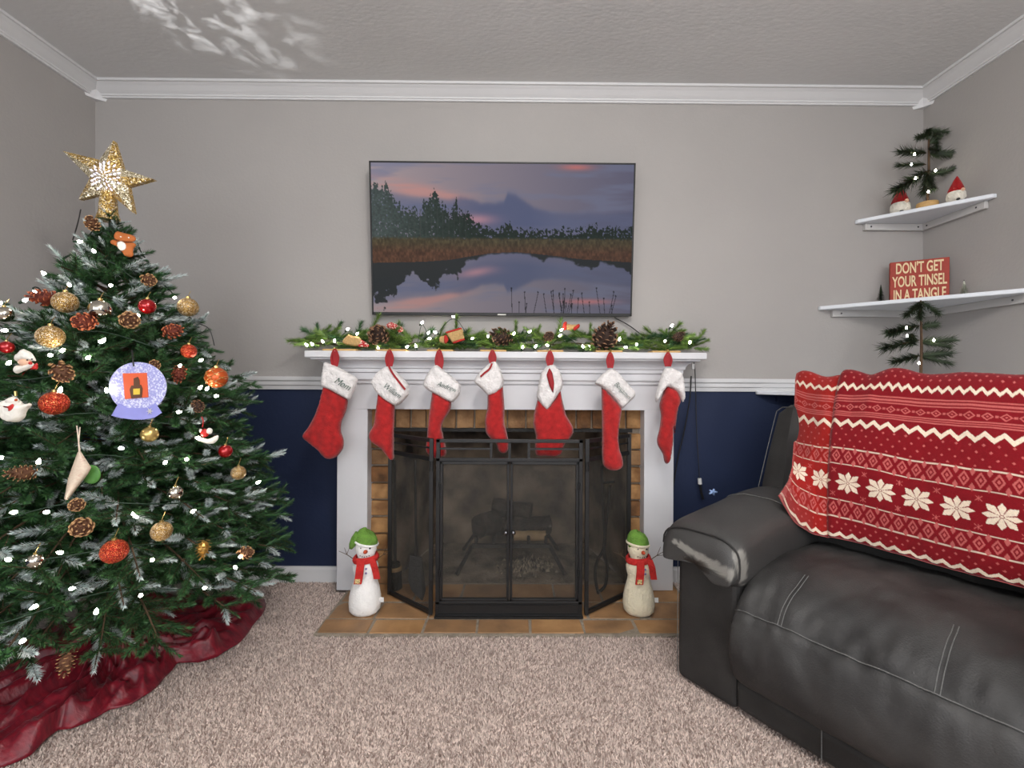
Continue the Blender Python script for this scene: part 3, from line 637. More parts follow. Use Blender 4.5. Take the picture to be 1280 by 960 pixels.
# ------------------------------------------------------------------ blanket
def blanket():
    nu, nv = 620, 420
    # control profiles down the blanket (couch coordinates u,v,z): left edge ... right end
    cols = [
        (0.00, [(.085, .77, .90), (.082, .70, .988), (.10, .64, .90), (.126, .575, .735), (.165, .44, .635), (.198, .285, .590)]),
        (0.06, [(.125, .77, .90), (.115, .685, .992), (.14, .615, .89), (.165, .545, .735), (.19, .43, .61), (.222, .335, .50)]),
        (0.16, [(.21, .77, .90), (.21, .675, .978), (.215, .585, .88), (.225, .515, .735), (.23, .475, .585), (.24, .425, .452)]),
        (0.36, [(.36, .77, .90), (.36, .67, .990), (.36, .575, .88), (.36, .505, .735), (.36, .478, .58), (.36, .475, .446)]),
        (0.64, [(.60, .77, .90), (.60, .665, .978), (.60, .57, .87), (.60, .50, .72), (.60, .475, .565), (.60, .465, .440)]),
        (1.00, [(.90, .77, .90), (.90, .665, .968), (.90, .57, .86), (.90, .50, .71), (.90, .475, .56), (.90, .455, .445)]),
    ]
    def cr(ts, ps, t):
        i = max(0, min(len(ts) - 2, int(np.searchsorted(ts, t) - 1))); t0, t1 = ts[i], ts[i + 1]; x = (t - t0) / (t1 - t0)
        a = ps[max(i - 1, 0)]; b_ = ps[i]; c_ = ps[i + 1]; d_ = ps[min(i + 2, len(ps) - 1)]
        ma = (c_ - a) * .5; mb = (d_ - b_) * .5
        return b_ * (2*x**3 - 3*x*x + 1) + ma * (x**3 - 2*x*x + x) + c_ * (-2*x**3 + 3*x*x) + mb * (x**3 - x*x)
    rows_t = np.array([-.17, 0, .18, .47, .74, 1.0]); ct = np.array([c[0] for c in cols])
    S_ = np.linspace(0, 1, nu); T_ = np.linspace(-.15, 1.0, nv)
    colc = [np.array([cr(rows_t, [np.array(p) for p in c[1]], t) for t in T_]) for c in cols]
    P_ = np.zeros((nu, nv, 3))
    for i, s in enumerate(S_):
        j = max(0, min(len(ct) - 2, int(np.searchsorted(ct, s) - 1))); x = (s - ct[j]) / (ct[j + 1] - ct[j]); x2 = x
        P_[i] = colc[j] * (1 - x2) + colc[j + 1] * x2
    for _ in range(160): P_[1:-1] = (P_[:-2] + P_[1:-1] * 2 + P_[2:]) / 4
    cu, cv, c0 = np.array(CU), np.array(CV), np.array(C0)
    W = c0 + P_[..., 0:1] * cu + P_[..., 1:2] * cv; W[..., 2] = P_[..., 2]
    nrm = -cv * .85 + np.array((0, 0, .5)); SS, TT = np.meshgrid(S_, T_, indexing='ij')
    D = np.zeros((nu, nv))
    for i in range(0, nu, 4):
        for j in range(0, nv, 4):
            p = Vector((S_[i] * 5, T_[j] * 2.2, 1)); D[i:i+4, j:j+4] = .016 * noise.noise(p) + .008 * noise.noise(p * 2.6) + .003 * noise.noise(p * 6)
    for _ in range(4):
        D[1:-1] = (D[:-2] + D[1:-1] * 2 + D[2:]) / 4; D[:, 1:-1] = (D[:, :-2] + D[:, 1:-1] * 2 + D[:, 2:]) / 4
    crease = .010 * np.exp(-((SS - .20 - .03 * TT) / .012) ** 2) * (1 - .4 * TT)      # the fold line down the left third
    step = .012 / (1 + np.exp(-(SS - .205 - .03 * TT) / .004))
    fold = .010 * np.exp(-((TT - .80 - .45 * (SS - .1)) / .018) ** 2) * np.exp(-((SS - .1) / .09) ** 2)
    W += (D * .8 + .022 - crease + step + fold)[..., None] * nrm
    W[..., 2] += np.where(TT < .12, .010 * np.sin(SS * 34) * np.exp(-((SS - .25) / .3) ** 2), 0) * (1 - np.abs(TT) / .17).clip(0, 1)
    # ---- knitted pattern
    Uc = P_[..., 0] * 1.0; u = np.repeat(P_[:, nv // 2:nv // 2 + 1, 0], nv, 1); t = TT.copy()
    t = t - .05 * (SS - .3) * 0
    red = np.array(lin((124, 14, 24))); red_lit = np.array(lin((152, 30, 26))); cream = np.array(lin((226, 208, 186))); rose = np.array(lin((184, 92, 88)))
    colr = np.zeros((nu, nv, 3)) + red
    left = SS < .205 + .03 * TT; colr[left] = red_lit  # left third painted lighter and more orange, lighting put into the knit colour
    def tri(x, per): return np.abs(((x / per) % 1) * 2 - 1)
    def put(mask, c, a=1.0): colr[mask] = colr[mask] * (1 - a) + c * a
    L_ = .62                                                              # metres from top to hem
    def zig(t0, per, amp, th): put(np.abs(t - t0 - amp * (tri(u, per) - .5)) < th, cream)
    zig(.105, .024, .020, .008); zig(.315, .036, .034, .0135); zig(.962, .036, .03, .0135)
    for tl in (.145, .157, .169, .240, .252, .264): put(np.abs(t - tl) < .0032, rose)
    for tl in (.475, .565, .765, .855): put(np.abs(t - tl) < .0036, cream, .8)
    def dia(t0, per, ht, inner, c, ph=0.0):
        x = ((u / per + ph) % 1 - .5) * per; d_ = np.abs(x) / (per * .36) + np.abs(t - t0) / ht
        put((d_ < 1) & (d_ > .62), c); put(d_ < inner, c)
    dia(.205, .036, .024, .26, rose); 
    x = ((u / .036 + .5) % 1 - .5) * .036; put((np.abs(x) < .0035) & (np.abs(t - .205) < .007), rose)
    for t0 in (.52, .81):
        dia(t0, .034, .036, .3, rose)
        x = ((u / .034 + .5) % 1 - .5) * .034; put((np.abs(x) / .006 + np.abs(np.abs(t - t0) - .034) / .02 < 1), rose)
    def dots(ta, tb, du, dt):
        r_ = np.round((t - ta) / dt); x = ((u / du + .5 * (r_ % 2)) % 1 - .5) * du; y = (t - ta) - r_ * dt
        put((np.abs(x) / .0036 + np.abs(y) / .007 < 1) & (t > ta - .01) & (t < tb), rose)
    dots(.005, .08, .022, .028); dots(.355, .46, .028, .034); dots(.885, .94, .026, .03); dots(-.12, 0, .022, .028)
    per = .085; cxn = (((u - .414) / per + .5) % 1 - .5) * per; yy = (t - .665) * L_               # eight-petal snowflakes
    rr = np.hypot(cxn, yy); an = np.arctan2(yy, cxn); pt_ = np.abs(((an / (np.pi / 4) + .5) % 1) - .5) * (np.pi / 4)
    lx = rr * np.cos(pt_); ly = rr * np.sin(pt_)
    diag = (np.floor(an / (np.pi / 4) + .5) % 2) != 0
    R_ = np.where(diag, .040, .036); put((lx > .004) & (lx < R_) & (ly < np.minimum(lx * .34, (R_ - lx) * .62 + .0008)) , cream)
    put(rr < .0028, cream)
    x = (((u - .414) / .085) % 1 - .5) * .085; y = (t - .605) * L_                          # small flakes between
    for t0 in (.602, .735):
        y = (t - t0) * L_; put(((np.abs(np.abs(x) - np.abs(y)) < .0013) & (np.abs(x) < .0075)) | ((np.abs(x) < .001) & (np.abs(y) < .008)), rose)
    put(t > .982, np.array(lin((92, 52, 58)))); put(np.abs(t - .997) < .004, rose)
    put(SS < .012, rose, .5)
    grain = 1 + .12 * np.random.uniform(-1, 1, (nu, nv)); colr *= grain[..., None]
    off = np.array(so.location)
    me = bpy.data.meshes.new('throw_blanket'); n = nu * nv; me.vertices.add(n); me.vertices.foreach_set('co', W.reshape(-1).astype(np.float32))
    i, j = np.meshgrid(np.arange(nu - 1), np.arange(nv - 1), indexing='ij'); a = (i * nv + j).ravel()
    I = np.stack([a, a + 1, a + nv + 1, a + nv], 1).ravel().astype(np.int32); nf = len(a)
    me.loops.add(len(I)); me.loops.foreach_set('vertex_index', I); me.polygons.add(nf); me.polygons.foreach_set('loop_start', np.arange(0, nf * 4, 4, dtype=np.int32))
    me.polygons.foreach_set('use_smooth', np.ones(nf, bool)); me.update(calc_edges=True)
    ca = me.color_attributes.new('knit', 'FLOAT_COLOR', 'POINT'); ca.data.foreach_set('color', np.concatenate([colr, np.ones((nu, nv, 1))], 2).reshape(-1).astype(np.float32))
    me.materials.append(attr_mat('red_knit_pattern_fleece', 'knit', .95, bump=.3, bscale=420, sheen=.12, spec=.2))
    o = bpy.data.objects.new('throw_blanket', me); COL.objects.link(o)
    sd = o.modifiers.new('thick', 'SOLIDIFY'); sd.thickness = .005; sd.offset = 1
    tag(o, 'red fleece blanket with white snowflakes and zigzags draped over the sofa back', 'blanket')
blanket()
# ================================================================== needles, sprigs and branches
def needles(b, p, q, rnd, dens=900, ln=.02, wd=.0015, ang=.88, mi=0, frost_from=2.0, flat=0.0):
    """short needles all around the segment p-q"""
    p, q = Vector(p), Vector(q); d = q - p; L = d.length; t_ = d.normalized(); a = t_.orthogonal().normalized(); c = t_.cross(a)
    for i in range(max(3, int(L * dens * (1.5 if frost_from < 1 else 1)))):
        s = rnd.random(); an = rnd.uniform(0, 2 * math.pi); rad = a * math.cos(an) + c * math.sin(an)
        if flat: rad.z *= (1 - flat); rad.normalize()
        al = ang * rnd.uniform(.65, 1.15) * (1 - .45 * max(0, s - .75) / .25); dr = t_ * math.cos(al) + rad * math.sin(al); ll = ln * rnd.uniform(.75, 1.2) * (1 - .3 * max(0, s - .7) / .3)
        o = p + d * s; sd = dr.cross(t_); sd = sd.normalized() * wd if sd.length > 1e-4 else a * wd
        b.add([o - sd, o + sd, o + dr * ll], [(0, 1, 2)], (1 if s > frost_from + rnd.uniform(-.12, .12) else mi))
def raw_mesh(name, b, mats):
    me = bpy.data.meshes.new(name); me.from_pydata([tuple(v) for v in b.v], [], b.f)
    for m_ in mats: me.materials.append(m_)
    me.polygons.foreach_set('material_index', b.mi); me.update(); return me
def branch_mesh(L, seed, frost=.3, green=None, dens=1700):
    """a fir branch along +X: stem, side twigs, needles; some twig ends are frosted"""
    r = random.Random(seed); b = MB()
    stem = [Vector((L * t, 0, .06 * L * math.sin(t * 2.6) - .10 * L * t * t)) for t in (0, .25, .5, .75, 1)]
    b.tube(stem, [.004, .0035, .003, .0025, .0015], 5, 2, cap=False)
    def at(t): k = min(3, int(t * 4)); return stem[k].lerp(stem[k + 1], t * 4 - k)
    needles(b, at(.45), at(.999), r, dens, .021, frost_from=.55 if r.random() < frost * 1.4 else 2)
    x = max(.04, L * .22); s = 1
    while x < L * .97:
        t = x / L; p = at(t); s = -s
        for kk in range(2):
            sd = s if kk == 0 else -s
            yaw = sd * r.uniform(.5, 1.0); el = r.uniform(-.35, .5); l2 = r.uniform(.085, .145) * (1 - .35 * t) * min(1, L / .22 + .25)
            d = Vector((math.cos(yaw) * math.cos(el), math.sin(yaw) * math.cos(el), math.sin(el))); q = p + d * l2
            b.tube([p, q], [.0018, .001], 4, 2, cap=False)
            fz = r.random() < frost; needles(b, p, q, r, dens, .017 if fz else .021, frost_from=r.uniform(.15, .5) if fz else 2)
        x += r.uniform(.036, .054)
    return raw_mesh('fir_branch_mesh', b, [green or M_needle, M_frost, M_twig])
def sprig_mesh(L, seed, green, ln=.032, dens=2400, ang=.95, curve=.15):
    r = random.Random(seed); b = MB(); pts = [Vector((L * t, curve * L * math.sin(t * 2) * .5, curve * L * t * t)) for t in (0, .33, .66, 1)]
    b.tube(pts, [.002, .002, .0016, .001], 4, 2, cap=False)
    for i in range(3): needles(b, pts[i], pts[i + 1], r, dens, ln, .0016, ang)
    return raw_mesh('pine_sprig_mesh', b, [green, M_frost, M_twig])
def orient(d, roll=0.0):
    d = Vector(d).normalized(); z = Vector((0, 0, 1)); y = z.cross(d)
    y = y.normalized() if y.length > 1e-4 else Vector((0, 1, 0)); z = d.cross(y)
    return Matrix((d, y, z)).transposed().to_quaternion() @ Quaternion((1, 0, 0), roll)

# ------------------------------------------------------------------ christmas tree
TY = 1.52; TX = U(139, 400, TY).x
RZ = [(.26, .54), (.36, .575), (.63, .50), (.77, .445), (.985, .385), (1.175, .275), (1.42, .12), (1.54, .04)]
def tree_r(z): return float(np.interp(z, [a for a, _ in RZ], [c for _, c in RZ]))
ct_ = thing('christmas_tree', (TX, TY, 0), 'artificial Christmas tree with frosted branch tips decorated beside the navy wall', 'christmas tree')
b = MB(); b.tube([(TX, TY, .10), (TX, TY, .8), (TX, TY, 1.5)], [.018, .014, .008], 8)
b.build('trunk', mat('dark_green_pole', (30, 44, 30), .6), ct_)
b = MB()
for k in range(4):
    a = k * math.pi / 2 + .4; b.bar((TX, TY, .12), (TX + .2 * math.cos(a), TY + .2 * math.sin(a), .018), .02, .012)
b.build('stand', M_black, ct_)
BR = {}
for L in (.12, .20, .30, .40, .52):
    BR[L] = [branch_mesh(L, int(L * 1000) + i, .20) for i in range(4 if L > .15 else 3)]
rt_ = random.Random(8); z = .30; nb = 0; ga = 0.0
while z < 1.50:
    R = tree_r(z); n = int(6 + 15 * R / .58)
    for k in range(n):
        ga += 2 * math.pi / n; a = ga + rt_.uniform(-.12, .12)
        rr = max(.04, R * rt_.uniform(.86, 1.05) - np.interp(z, [.3, .9, 1.2, 1.5], [.02, .03, .06, .05])); zz = z + rt_.uniform(-.025, .025)
        if math.cos(a) < -.2 and z > 1.0: rr *= .80
        if -.67 * math.cos(a) + .74 * math.sin(a) > .68 and k % 5: continue      # towards the corner, out of sight
        lim = 9
        dx, dy = math.cos(a), math.sin(a)
        if dx < 0: lim = min(lim, (TX - XL - .03) / -dx)
        if dy > 0: lim = min(lim, (WY - .03 - TY) / dy)
        rr = min(rr, lim - .01)
        el = np.interp(zz, [.3, .8, 1.2, 1.5], [-.12, .08, .25, .6]) + rt_.uniform(-.12, .12)
        Lk = min(BR, key=lambda q: abs(q - rr * .97)); me = rt_.choice(BR[Lk]); sc = rr / Lk / max(.55, math.cos(el)) * 1.0
        d = Vector((dx * math.cos(el), dy * math.cos(el), math.sin(el)))
        tipz = zz; base = Vector((TX, TY, zz - math.tan(el) * rr * .8))
        inst('branch', me, ct_, base, orient(d, rt_.uniform(-.5, .5)), (sc, min(1.15, sc), min(1.15, sc))); nb += 1
    ga += .37; z += .053 if z < 1.1 else .043
for k in range(7):                                           # upright crown at the top
    a = k * .9; d = Vector((math.cos(a) * .5, math.sin(a) * .5, 1)); inst('branch', BR[.12][k % 3], ct_, (TX, TY, 1.37), orient(d), .85)
assert nb < 300, nb
def on_tree(px, py, out=.0):
    """point where the view ray meets the tree's outer surface (or passes nearest to it)"""
    d = ray(px, py).normalized(); best = None; t = .5
    while t < 2.6:
        p = CAM + d * t; g = math.hypot(p.x - TX, p.y - TY) - (tree_r(p.z) + out)
        if g <= 0: return p
        if best is None or g < best[0]: best = (g, p)
        t += .004
    return best[1]

# ------------------------------------------------------------------ lights on the tree
def bulb_mesh():
    b = MB(); b.lathe([(1e-5, .019), (.0035, .014), (.0062, .007), (.0062, .001), (.004, -.003), (1e-5, -.004)], n=10); return raw_mesh('bulb_mesh', b, [M_bulb])
def socket_mesh():
    b = MB(); b.lathe([(.0045, -.002), (.0055, -.006), (.005, -.02), (.002, -.023)], n=8); return raw_mesh('socket_mesh', b, [M_socket])
BM, SM = bulb_mesh(), socket_mesh()
def bulb(parent, p, d, s=1.0):
    q = Vector((0, 0, 1)).rotation_difference(Vector(d).normalized()); o = inst('bulb', BM, parent, p, q, s)
    so_ = bpy.data.objects.new('socket', SM); COL.objects.link(so_); so_.parent = o; return o
tl = thing('tree_string_lights', (TX, TY, .3), 'green-wired string of lit white mini lights wound around the Christmas tree', 'string lights')
BP = [(98,302),(56,343),(87,357),(138,357),(46,367),(30,376),(8,413),(2,379),(128,427),(218,372),(127,428),(62,444),(77,439),(109,448),(75,489),(134,490),(224,458),(250,451),(249,486),(258,487),(269,495),(222,515),(247,548),(48,579),(206,579),(233,574),(321,604),(167,646),(217,612),(3,572),(167,646),(88,736),(120,767),(176,744),(46,757),(300,696),(295,710),(77,691),(12,700),(20,640),(150,560),(60,640),(240,640),(10,455),(118,315),(173,395),(190,700),(30,800),(255,735)]
rbp = random.Random(2); pts = []
for px, py in BP:
    p = on_tree(px, py, .012); nrm = Vector((p.x - TX, p.y - TY, .05)).normalized(); pts.append((p, nrm))
    bulb(tl, p, nrm * .6 + Vector((rbp.uniform(-1, 1), rbp.uniform(-1, 1), rbp.uniform(-.3, 1))) * .7, .68)
b = MB(); path = []
for i in range(560):
    t = i / 559; a = t * 9.5 * 2 * math.pi - 2.2; z = 1.46 - 1.1 * t + .02 * math.sin(a * 5); R = tree_r(z) * (.88 + .05 * math.sin(a * 7.3)) - .03
    x, y = TX + R * math.cos(a), TY + R * math.sin(a); path.append((max(x, XL + .02), min(y, WY - .03), z))
b.tube(path, .0019, 5); b.build('cord', M_socket, tl, smooth=True)
MB().tube(smooth_curve([U(101, 262, 1.5), U(97, 280, 1.45), U(91, 300, 1.42)]), .0018, 5).build('cord_end', M_black, tl)
MB().tube(smooth_curve([U(250, 405, 1.45), U(262, 412, 1.45), U(268, 432, 1.46)]), .0016, 5).build('cord_end', M_black, tl)

# ------------------------------------------------------------------ star topper
stc = U(138, 224, TY); stn = (CAM - stc); stn.z = 0; stn.normalize(); stn = (stn + Vector((.35, 0, 0))).normalized()
M_glit = glitter('gold_glitter', (150, 112, 46), (226, 192, 116), 330)
M_glitS = glitter('champagne_glitter', (150, 132, 90), (232, 220, 186), 330)
st = thing('star_topper', (TX, TY, 1.52), 'gold glitter five-pointed star glowing at its centre on top of the tree', 'star topper')
tips = [U(144, 177, TY), U(194, 225, TY), U(168.5, 267, TY), U(101, 250, TY), U(81, 190, TY)]
vals = [U(155, 212, TY), U(162, 234, TY), U(138, 241, TY), U(115, 224, TY), U(127, 201, TY)]
ring = [p for pr_ in zip(tips, vals) for p in pr_]; fr, bk = stc - Vector((0, .030, 0)), stc + Vector((0, .030, 0))
b = MB()
for i in range(10):
    a_, c_ = ring[i], ring[(i + 1) % 10]; lean = Vector((0, .008, 0)); mi = 0 if (i % 2 == 0) else 1
    b.add([fr, a_ - lean, c_ - lean], [(0, 1, 2)], mi); b.add([bk, a_ + lean, c_ + lean], [(2, 1, 0)], mi); b.add([a_ - lean, a_ + lean, c_ + lean, c_ - lean], [(0, 1, 2, 3)], 0)
b.build('star_body', [M_glit, M_glitS], st)
b = MB()
M_led = emis('cool_white_led', (226, 224, 255), 3.0)
for rg, n, s_ in ((.20, 7, .0028), (.36, 10, .0036), (.54, 14, .0046), (.74, 18, .005)):
    for k in range(n):
        an = 2 * math.pi * (k + rg) / n; rad = rg * .062; p = Vector((math.cos(an) * rad, 0, math.sin(an) * rad))
        # drop it on the star's front faces
        pp = stc + p; best = None
        for i in range(10):
            A, B_, Cc = fr, ring[i] - Vector((0, .008, 0)), ring[(i + 1) % 10] - Vector((0, .008, 0)); nn = (B_ - A).cross(Cc - A)
            if abs(nn.y) < 1e-9: continue
            y = A.y - (nn.x * (pp.x - A.x) + nn.z * (pp.z - A.z)) / nn.y
            u_ = Vector((pp.x - A.x, pp.z - A.z)); e1 = Vector((B_.x - A.x, B_.z - A.z)); e2 = Vector((Cc.x - A.x, Cc.z - A.z)); det = e1.x * e2.y - e1.y * e2.x
            s1 = (u_.x * e2.y - u_.y * e2.x) / det; s2 = (e1.x * u_.y - e1.y * u_.x) / det
            if s1 >= 0 and s2 >= 0: best = y
        y = best if best is not None else fr.y + .01
        rd = Vector((math.cos(an), 0, math.sin(an))); tn = Vector((-rd.z, 0, rd.x)); o_ = Vector((pp.x, y - .0012, pp.z))
        b.prism([o_ - rd * s_ * 1.3, o_ + tn * s_ * .55, o_ + rd * s_ * 1.3, o_ - tn * s_ * .55], (0, .001, 0))
b.build('lit_cutouts', M_led, st)
MB().lathe([(.034, -.075), (.026, -.045), (.023, .0), (.021, .02)], U(135.5, 248, TY), 20).build('cone_holder', M_glit, st, smooth='auto')
# the star's projector throws a broken pattern of light on the ceiling
l = bpy.data.lights.new('star_projector', 'SPOT'); l.energy = 16; l.spot_size = math.radians(58); l.spot_blend = .6; l.shadow_soft_size = .004; l.color = (1, 1, 1)
l.use_nodes = True; nt = l.node_tree; em = nt.nodes['Emission']; g_ = nt.nodes.new('ShaderNodeTexCoord'); nz = nt.nodes.new('ShaderNodeTexNoise'); rp_ = nt.nodes.new('ShaderNodeValToRGB')
nz.inputs['Scale'].default_value = 9; nz.inputs['Detail'].default_value = 3; nz.inputs['Distortion'].default_value = .5; nt.links.new(g_.outputs['Normal'], nz.inputs['Vector'])
rp_.color_ramp.elements[0].position = .50; rp_.color_ramp.elements[1].position = .78; nt.links.new(nz.outputs[0], rp_.inputs[0]); nt.links.new(rp_.outputs[0], em.inputs['Strength'])
o = bpy.data.objects.new('star_projector', l); COL.objects.link(o); o.parent = st; o.location = stc + Vector((.02, 0, .13)) - Vector(st.location)
o.rotation_euler = (UZ(262, 14, CEIL) - (stc + Vector((.02, 0, .13)))).to_track_quat('-Z', 'Y').to_euler()

# ------------------------------------------------------------------ tree ornaments
M_goldgl = glitter('gold_glitter_ball', (112, 76, 26), (206, 164, 84), 22)
M_redgl = glitter('red_glitter_ball', (120, 14, 12), (206, 52, 28), 22, (255, 150, 90))
M_goldsat = mat('satin_gold', (206, 178, 110), .28, .1, 5, metal=.8)
M_silver = mat('mirror_silver', (206, 200, 186), .08, .05, 5, metal=1.0)
M_redsh = mat('shiny_red', (168, 16, 22), .12, .1, 5, metal=.5, coat=.6)
M_orange = mat('orange_satin', (206, 92, 40), .3, .1, 8, metal=.4)
M_cap = mat('gold_cap', (214, 186, 120), .3, .1, 5, metal=1.0)
BALL = {}
def bauble(px, py, rpx, m_, label, squash=1.0, out=.02):
    p = on_tree(px, py, out); dist = (p - CAM).dot(fw); ct = (p - CAM).normalized().dot(fw); r = rpx / F * dist * ct ** .9; squash = 1.0
    t = thing('bauble', p - Vector((0, 0, r)), label, 'bauble', 'round ornaments on the tree')
    key = m_.name
    if key not in BALL:
        me = raw_mesh('bauble_ball', MB().ball((0, 0, 0), 1, 28, 18), [m_]); me.polygons.foreach_set('use_smooth', [True] * len(me.polygons)); BALL[key] = me
    inst('ball', BALL[key], t, p, None, (r, r, r * squash))
    b = MB(); b.lathe([(r * .2, r * squash * .95), (r * .2, r * squash * 1.16), (r * .06, r * squash * 1.2)], p, 10); b.build('cap', M_cap, t)
    b = MB(); b.tube([p + Vector((0, 0, r * squash * 1.15)), p + Vector((.002, .004, r * squash * 1.3 + .008)), p + Vector((0, .012, r * squash * 1.3 + .016))], .0008, 4); b.build('hook', M_cap, t)
    return t, p, r
bauble(235, 384, 14, M_goldgl, 'gold glitter ball at the tip of a branch in front of the grey wall')
bauble(81.5, 378, 18, M_goldgl, 'gold glitter ball between a red-brown cone and a mirrored silver ball', .92)
bauble(63, 421, 19.5, M_goldgl, 'largest gold glitter ball, above and beside the Santa face ornament', .9)
bauble(202, 664, 15, M_goldgl, 'gold glitter ball in the lower branches, above the hanging gold cone')
bauble(298, 591, 10, M_goldgl, 'small dull gold ball near the branch tips by the navy wall')
bauble(187, 543, 12, M_goldsat, 'smooth satin gold ball hanging under the snow globe card', .9)
bauble(125, 387, 16, M_silver, 'mirrored silver ball between two pinecones high on the tree')
bauble(5, 393, 14, M_silver, 'mirrored silver ball beside a cluster of lights at the branch edge')
bauble(219, 616, 11, M_silver, 'small mirrored silver ball half hidden among frosted twigs')
bauble(44, 701, 13, M_silver, 'mirrored silver ball deep in the low branches beside a red glitter ball')
bauble(68, 504, 20, M_redgl, 'red glitter ball hanging beside the knitted snowman ornament', .86)
bauble(143, 689, 19.5, M_redgl, 'red glitter ball low on the tree below the round pinecone', .88)
bauble(236, 439, 10.5, M_redgl, 'small red glitter ball above the orange lattice ball')
bauble(8, 434, 11, M_redsh, 'dark red ball half hidden above the Santa face ornament', .9)
bauble(184, 383, 12, M_redsh, 'dark red ball tucked under frosted needles near the gingerbread man')
bauble(282, 564, 9.5, M_redsh, 'shiny red glass ball just below the white sleigh ornament')
t, p, r = bauble(270.5, 472, 15, M_orange, 'orange ball with a gold diamond lattice at the branch tips')
b = MB()
for tilt in (.7, -.7):
    ax = Vector((math.sin(tilt), 0, math.cos(tilt)))
    for off in (-.55, 0, .55):
        rr = math.sqrt(1 - off * off) * r * 1.015; a = ax.orthogonal().normalized(); c = ax.cross(a)
        b.tube([p + ax * off * r * 1.015 + (a * math.cos(k / 28 * 2 * math.pi) + c * math.sin(k / 28 * 2 * math.pi)) * rr for k in range(29)], .0009, 4, cap=False)
b.build('lattice', M_glit, t)
def cone_mesh(m_, tip, seed, fat=.72, rings=7, per=6, opn=.9):
    """pinecone of unit length along Z with overlapping woody scales"""
    r = random.Random(seed); b = MB(); b.ball((0, 0, 0), .40 * fat, 10, 8, sz=1 / fat)
    for i in range(rings):
        t = i / (rings - 1); z = -.46 + .92 * t; rad = fat * .5 * math.sin(math.pi * min(.96, .12 + .80 * t + .06)) * .8 + .02
        n = max(4, int(per * (rad / (fat * .45)) + 2))
        for k in range(n):
            a = 2 * math.pi * (k + .5 * (i % 2)) / n + r.uniform(-.08, .08); er = Vector((math.cos(a), math.sin(a), 0)); et = Vector((-er.y, er.x, 0)); el = .15 + .9 * t * opn
            d = er * math.cos(el) + Vector((0, 0, math.sin(el))); w_ = 2.2 * rad / n + .03; ln = .20 + .04 * r.random(); o_ = er * rad * .62 + Vector((0, 0, z)); nn = et.cross(d)
            e = o_ + d * ln
            V_ = [o_ - et * w_ * .4, o_ + et * w_ * .4, e + et * w_ * .8, e + d * .06, e - et * w_ * .8, e - nn * .04, o_ - nn * .03]; b.add(V_, [(0, 1, 2, 4), (0, 4, 5, 6), (1, 6, 5, 2)]); b.add(V_, [(4, 2, 3), (4, 3, 5), (3, 2, 5)], 1)
    return raw_mesh('pinecone_mesh', b, [m_, tip])
CN = {'b': cone_mesh(M_cone, M_tip, 1), 'r': cone_mesh(M_coneR, M_tipR, 2), 'd': cone_mesh(M_coneD, M_tipD, 3, .9, 8, 8, 1.0), 'g': cone_mesh(M_gold, M_cap, 4, .75)}
def tree_cone(px, py, spx, kind, d, label, out=.015):
    p = on_tree(px, py, out); s = spx / F * (p - CAM).dot(fw)
    o = inst('pinecone', CN[kind], None, p, Vector((0, 0, 1)).rotation_difference(Vector(d).normalized()), s)
    tag(o, label, 'pinecone', 'pinecones on the tree'); return o
toC = lambda p=None: Vector((.65, -.75, .1))
tree_cone(115, 279, 19, 'b', (.5, -.8, .3), 'small brown pinecone just under the star holder')
tree_cone(186, 350, 19, 'b', (.8, -.5, -.2), 'light brown pinecone below the gingerbread man')
tree_cone(55, 372, 26, 'r', (-.9, -.2, .1), 'red-brown pinecone lying sideways beside a gold ball')
tree_cone(105, 402, 27, 'r', (.3, -.9, -.1), 'red-brown pinecone under the mirrored silver ball')
tree_cone(162, 400, 26, 'b', (.7, -.7, -.1), 'brown pinecone facing out beneath the dark red ball')
tree_cone(216, 414, 22, 'r', (.9, -.3, .2), 'dark reddish pinecone near the drooping wire end')
tree_cone(77, 465, 28, 'b', (.8, -.4, -.5), 'open tan pinecone beside the Santa face ornament')
tree_cone(193, 456, 15, 'b', (.5, -.8, .3), 'small frosted pinecone peeking over the snow globe card')
tree_cone(224, 467, 19, 'r', (.2, -.5, -.9), 'dark red pinecone hanging from a gold hook')
tree_cone(247, 508, 16, 'd', (.6, -.6, -.4), 'dark pinecone above the white sleigh ornament')
tree_cone(29, 591, 25, 'b', (-.5, -.8, .1), 'tan pinecone sideways near the curled paper tag')
tree_cone(96, 631, 20, 'b', (.6, -.7, .3), 'frosted tan pinecone below the curled paper tag')
tree_cone(102, 659, 29, 'b', (.62, -.75, .2), 'round brown pinecone facing straight out above a red glitter ball')
tree_cone(254, 685, 21, 'g', (0, -.2, -1), 'gold pinecone hanging by a thread in the low branches')
tree_cone(307, 691, 19, 'b', (.8, -.4, .2), 'brown pinecone next to a lit bulb near the baseboard')
tree_cone(83, 828, 24, 'b', (.1, -.3, -1), 'tan pinecone hanging below the lowest branches over the skirt')
def px_poly(pts, Y): return [((q := U(x, y, Y)).x, q.z) for x, y in pts]
def flat_ornament(name, px, py, label, cat, parts, thick=.006, out=.03):
    """parts: (part name, material, outline in pixels, extra forward offset, puff)"""
    p = on_tree(px, py, out); Y = p.y; t = thing(name, p, label, cat)
    for nm, m_, pts, fo, pf in parts: inflate(px_poly(pts, Y), Y - fo, pf, thick, .012, .004).build(nm, m_, t, smooth=True)
    return t, Y
def ell(cx, cy, rx, ry, n=14, a0=0): return [(cx + rx * math.cos(2 * math.pi * k / n + a0), cy + ry * math.sin(2 * math.pi * k / n + a0)) for k in range(n)]
M_ging = mat('gingerbread_brown', (188, 106, 50), .8, .15, 40); M_whiteO = mat('ornament_white', (238, 234, 224), .6, .06, 30, .3, 120); M_redO = mat('ornament_red', (196, 34, 30), .5, .1, 30)
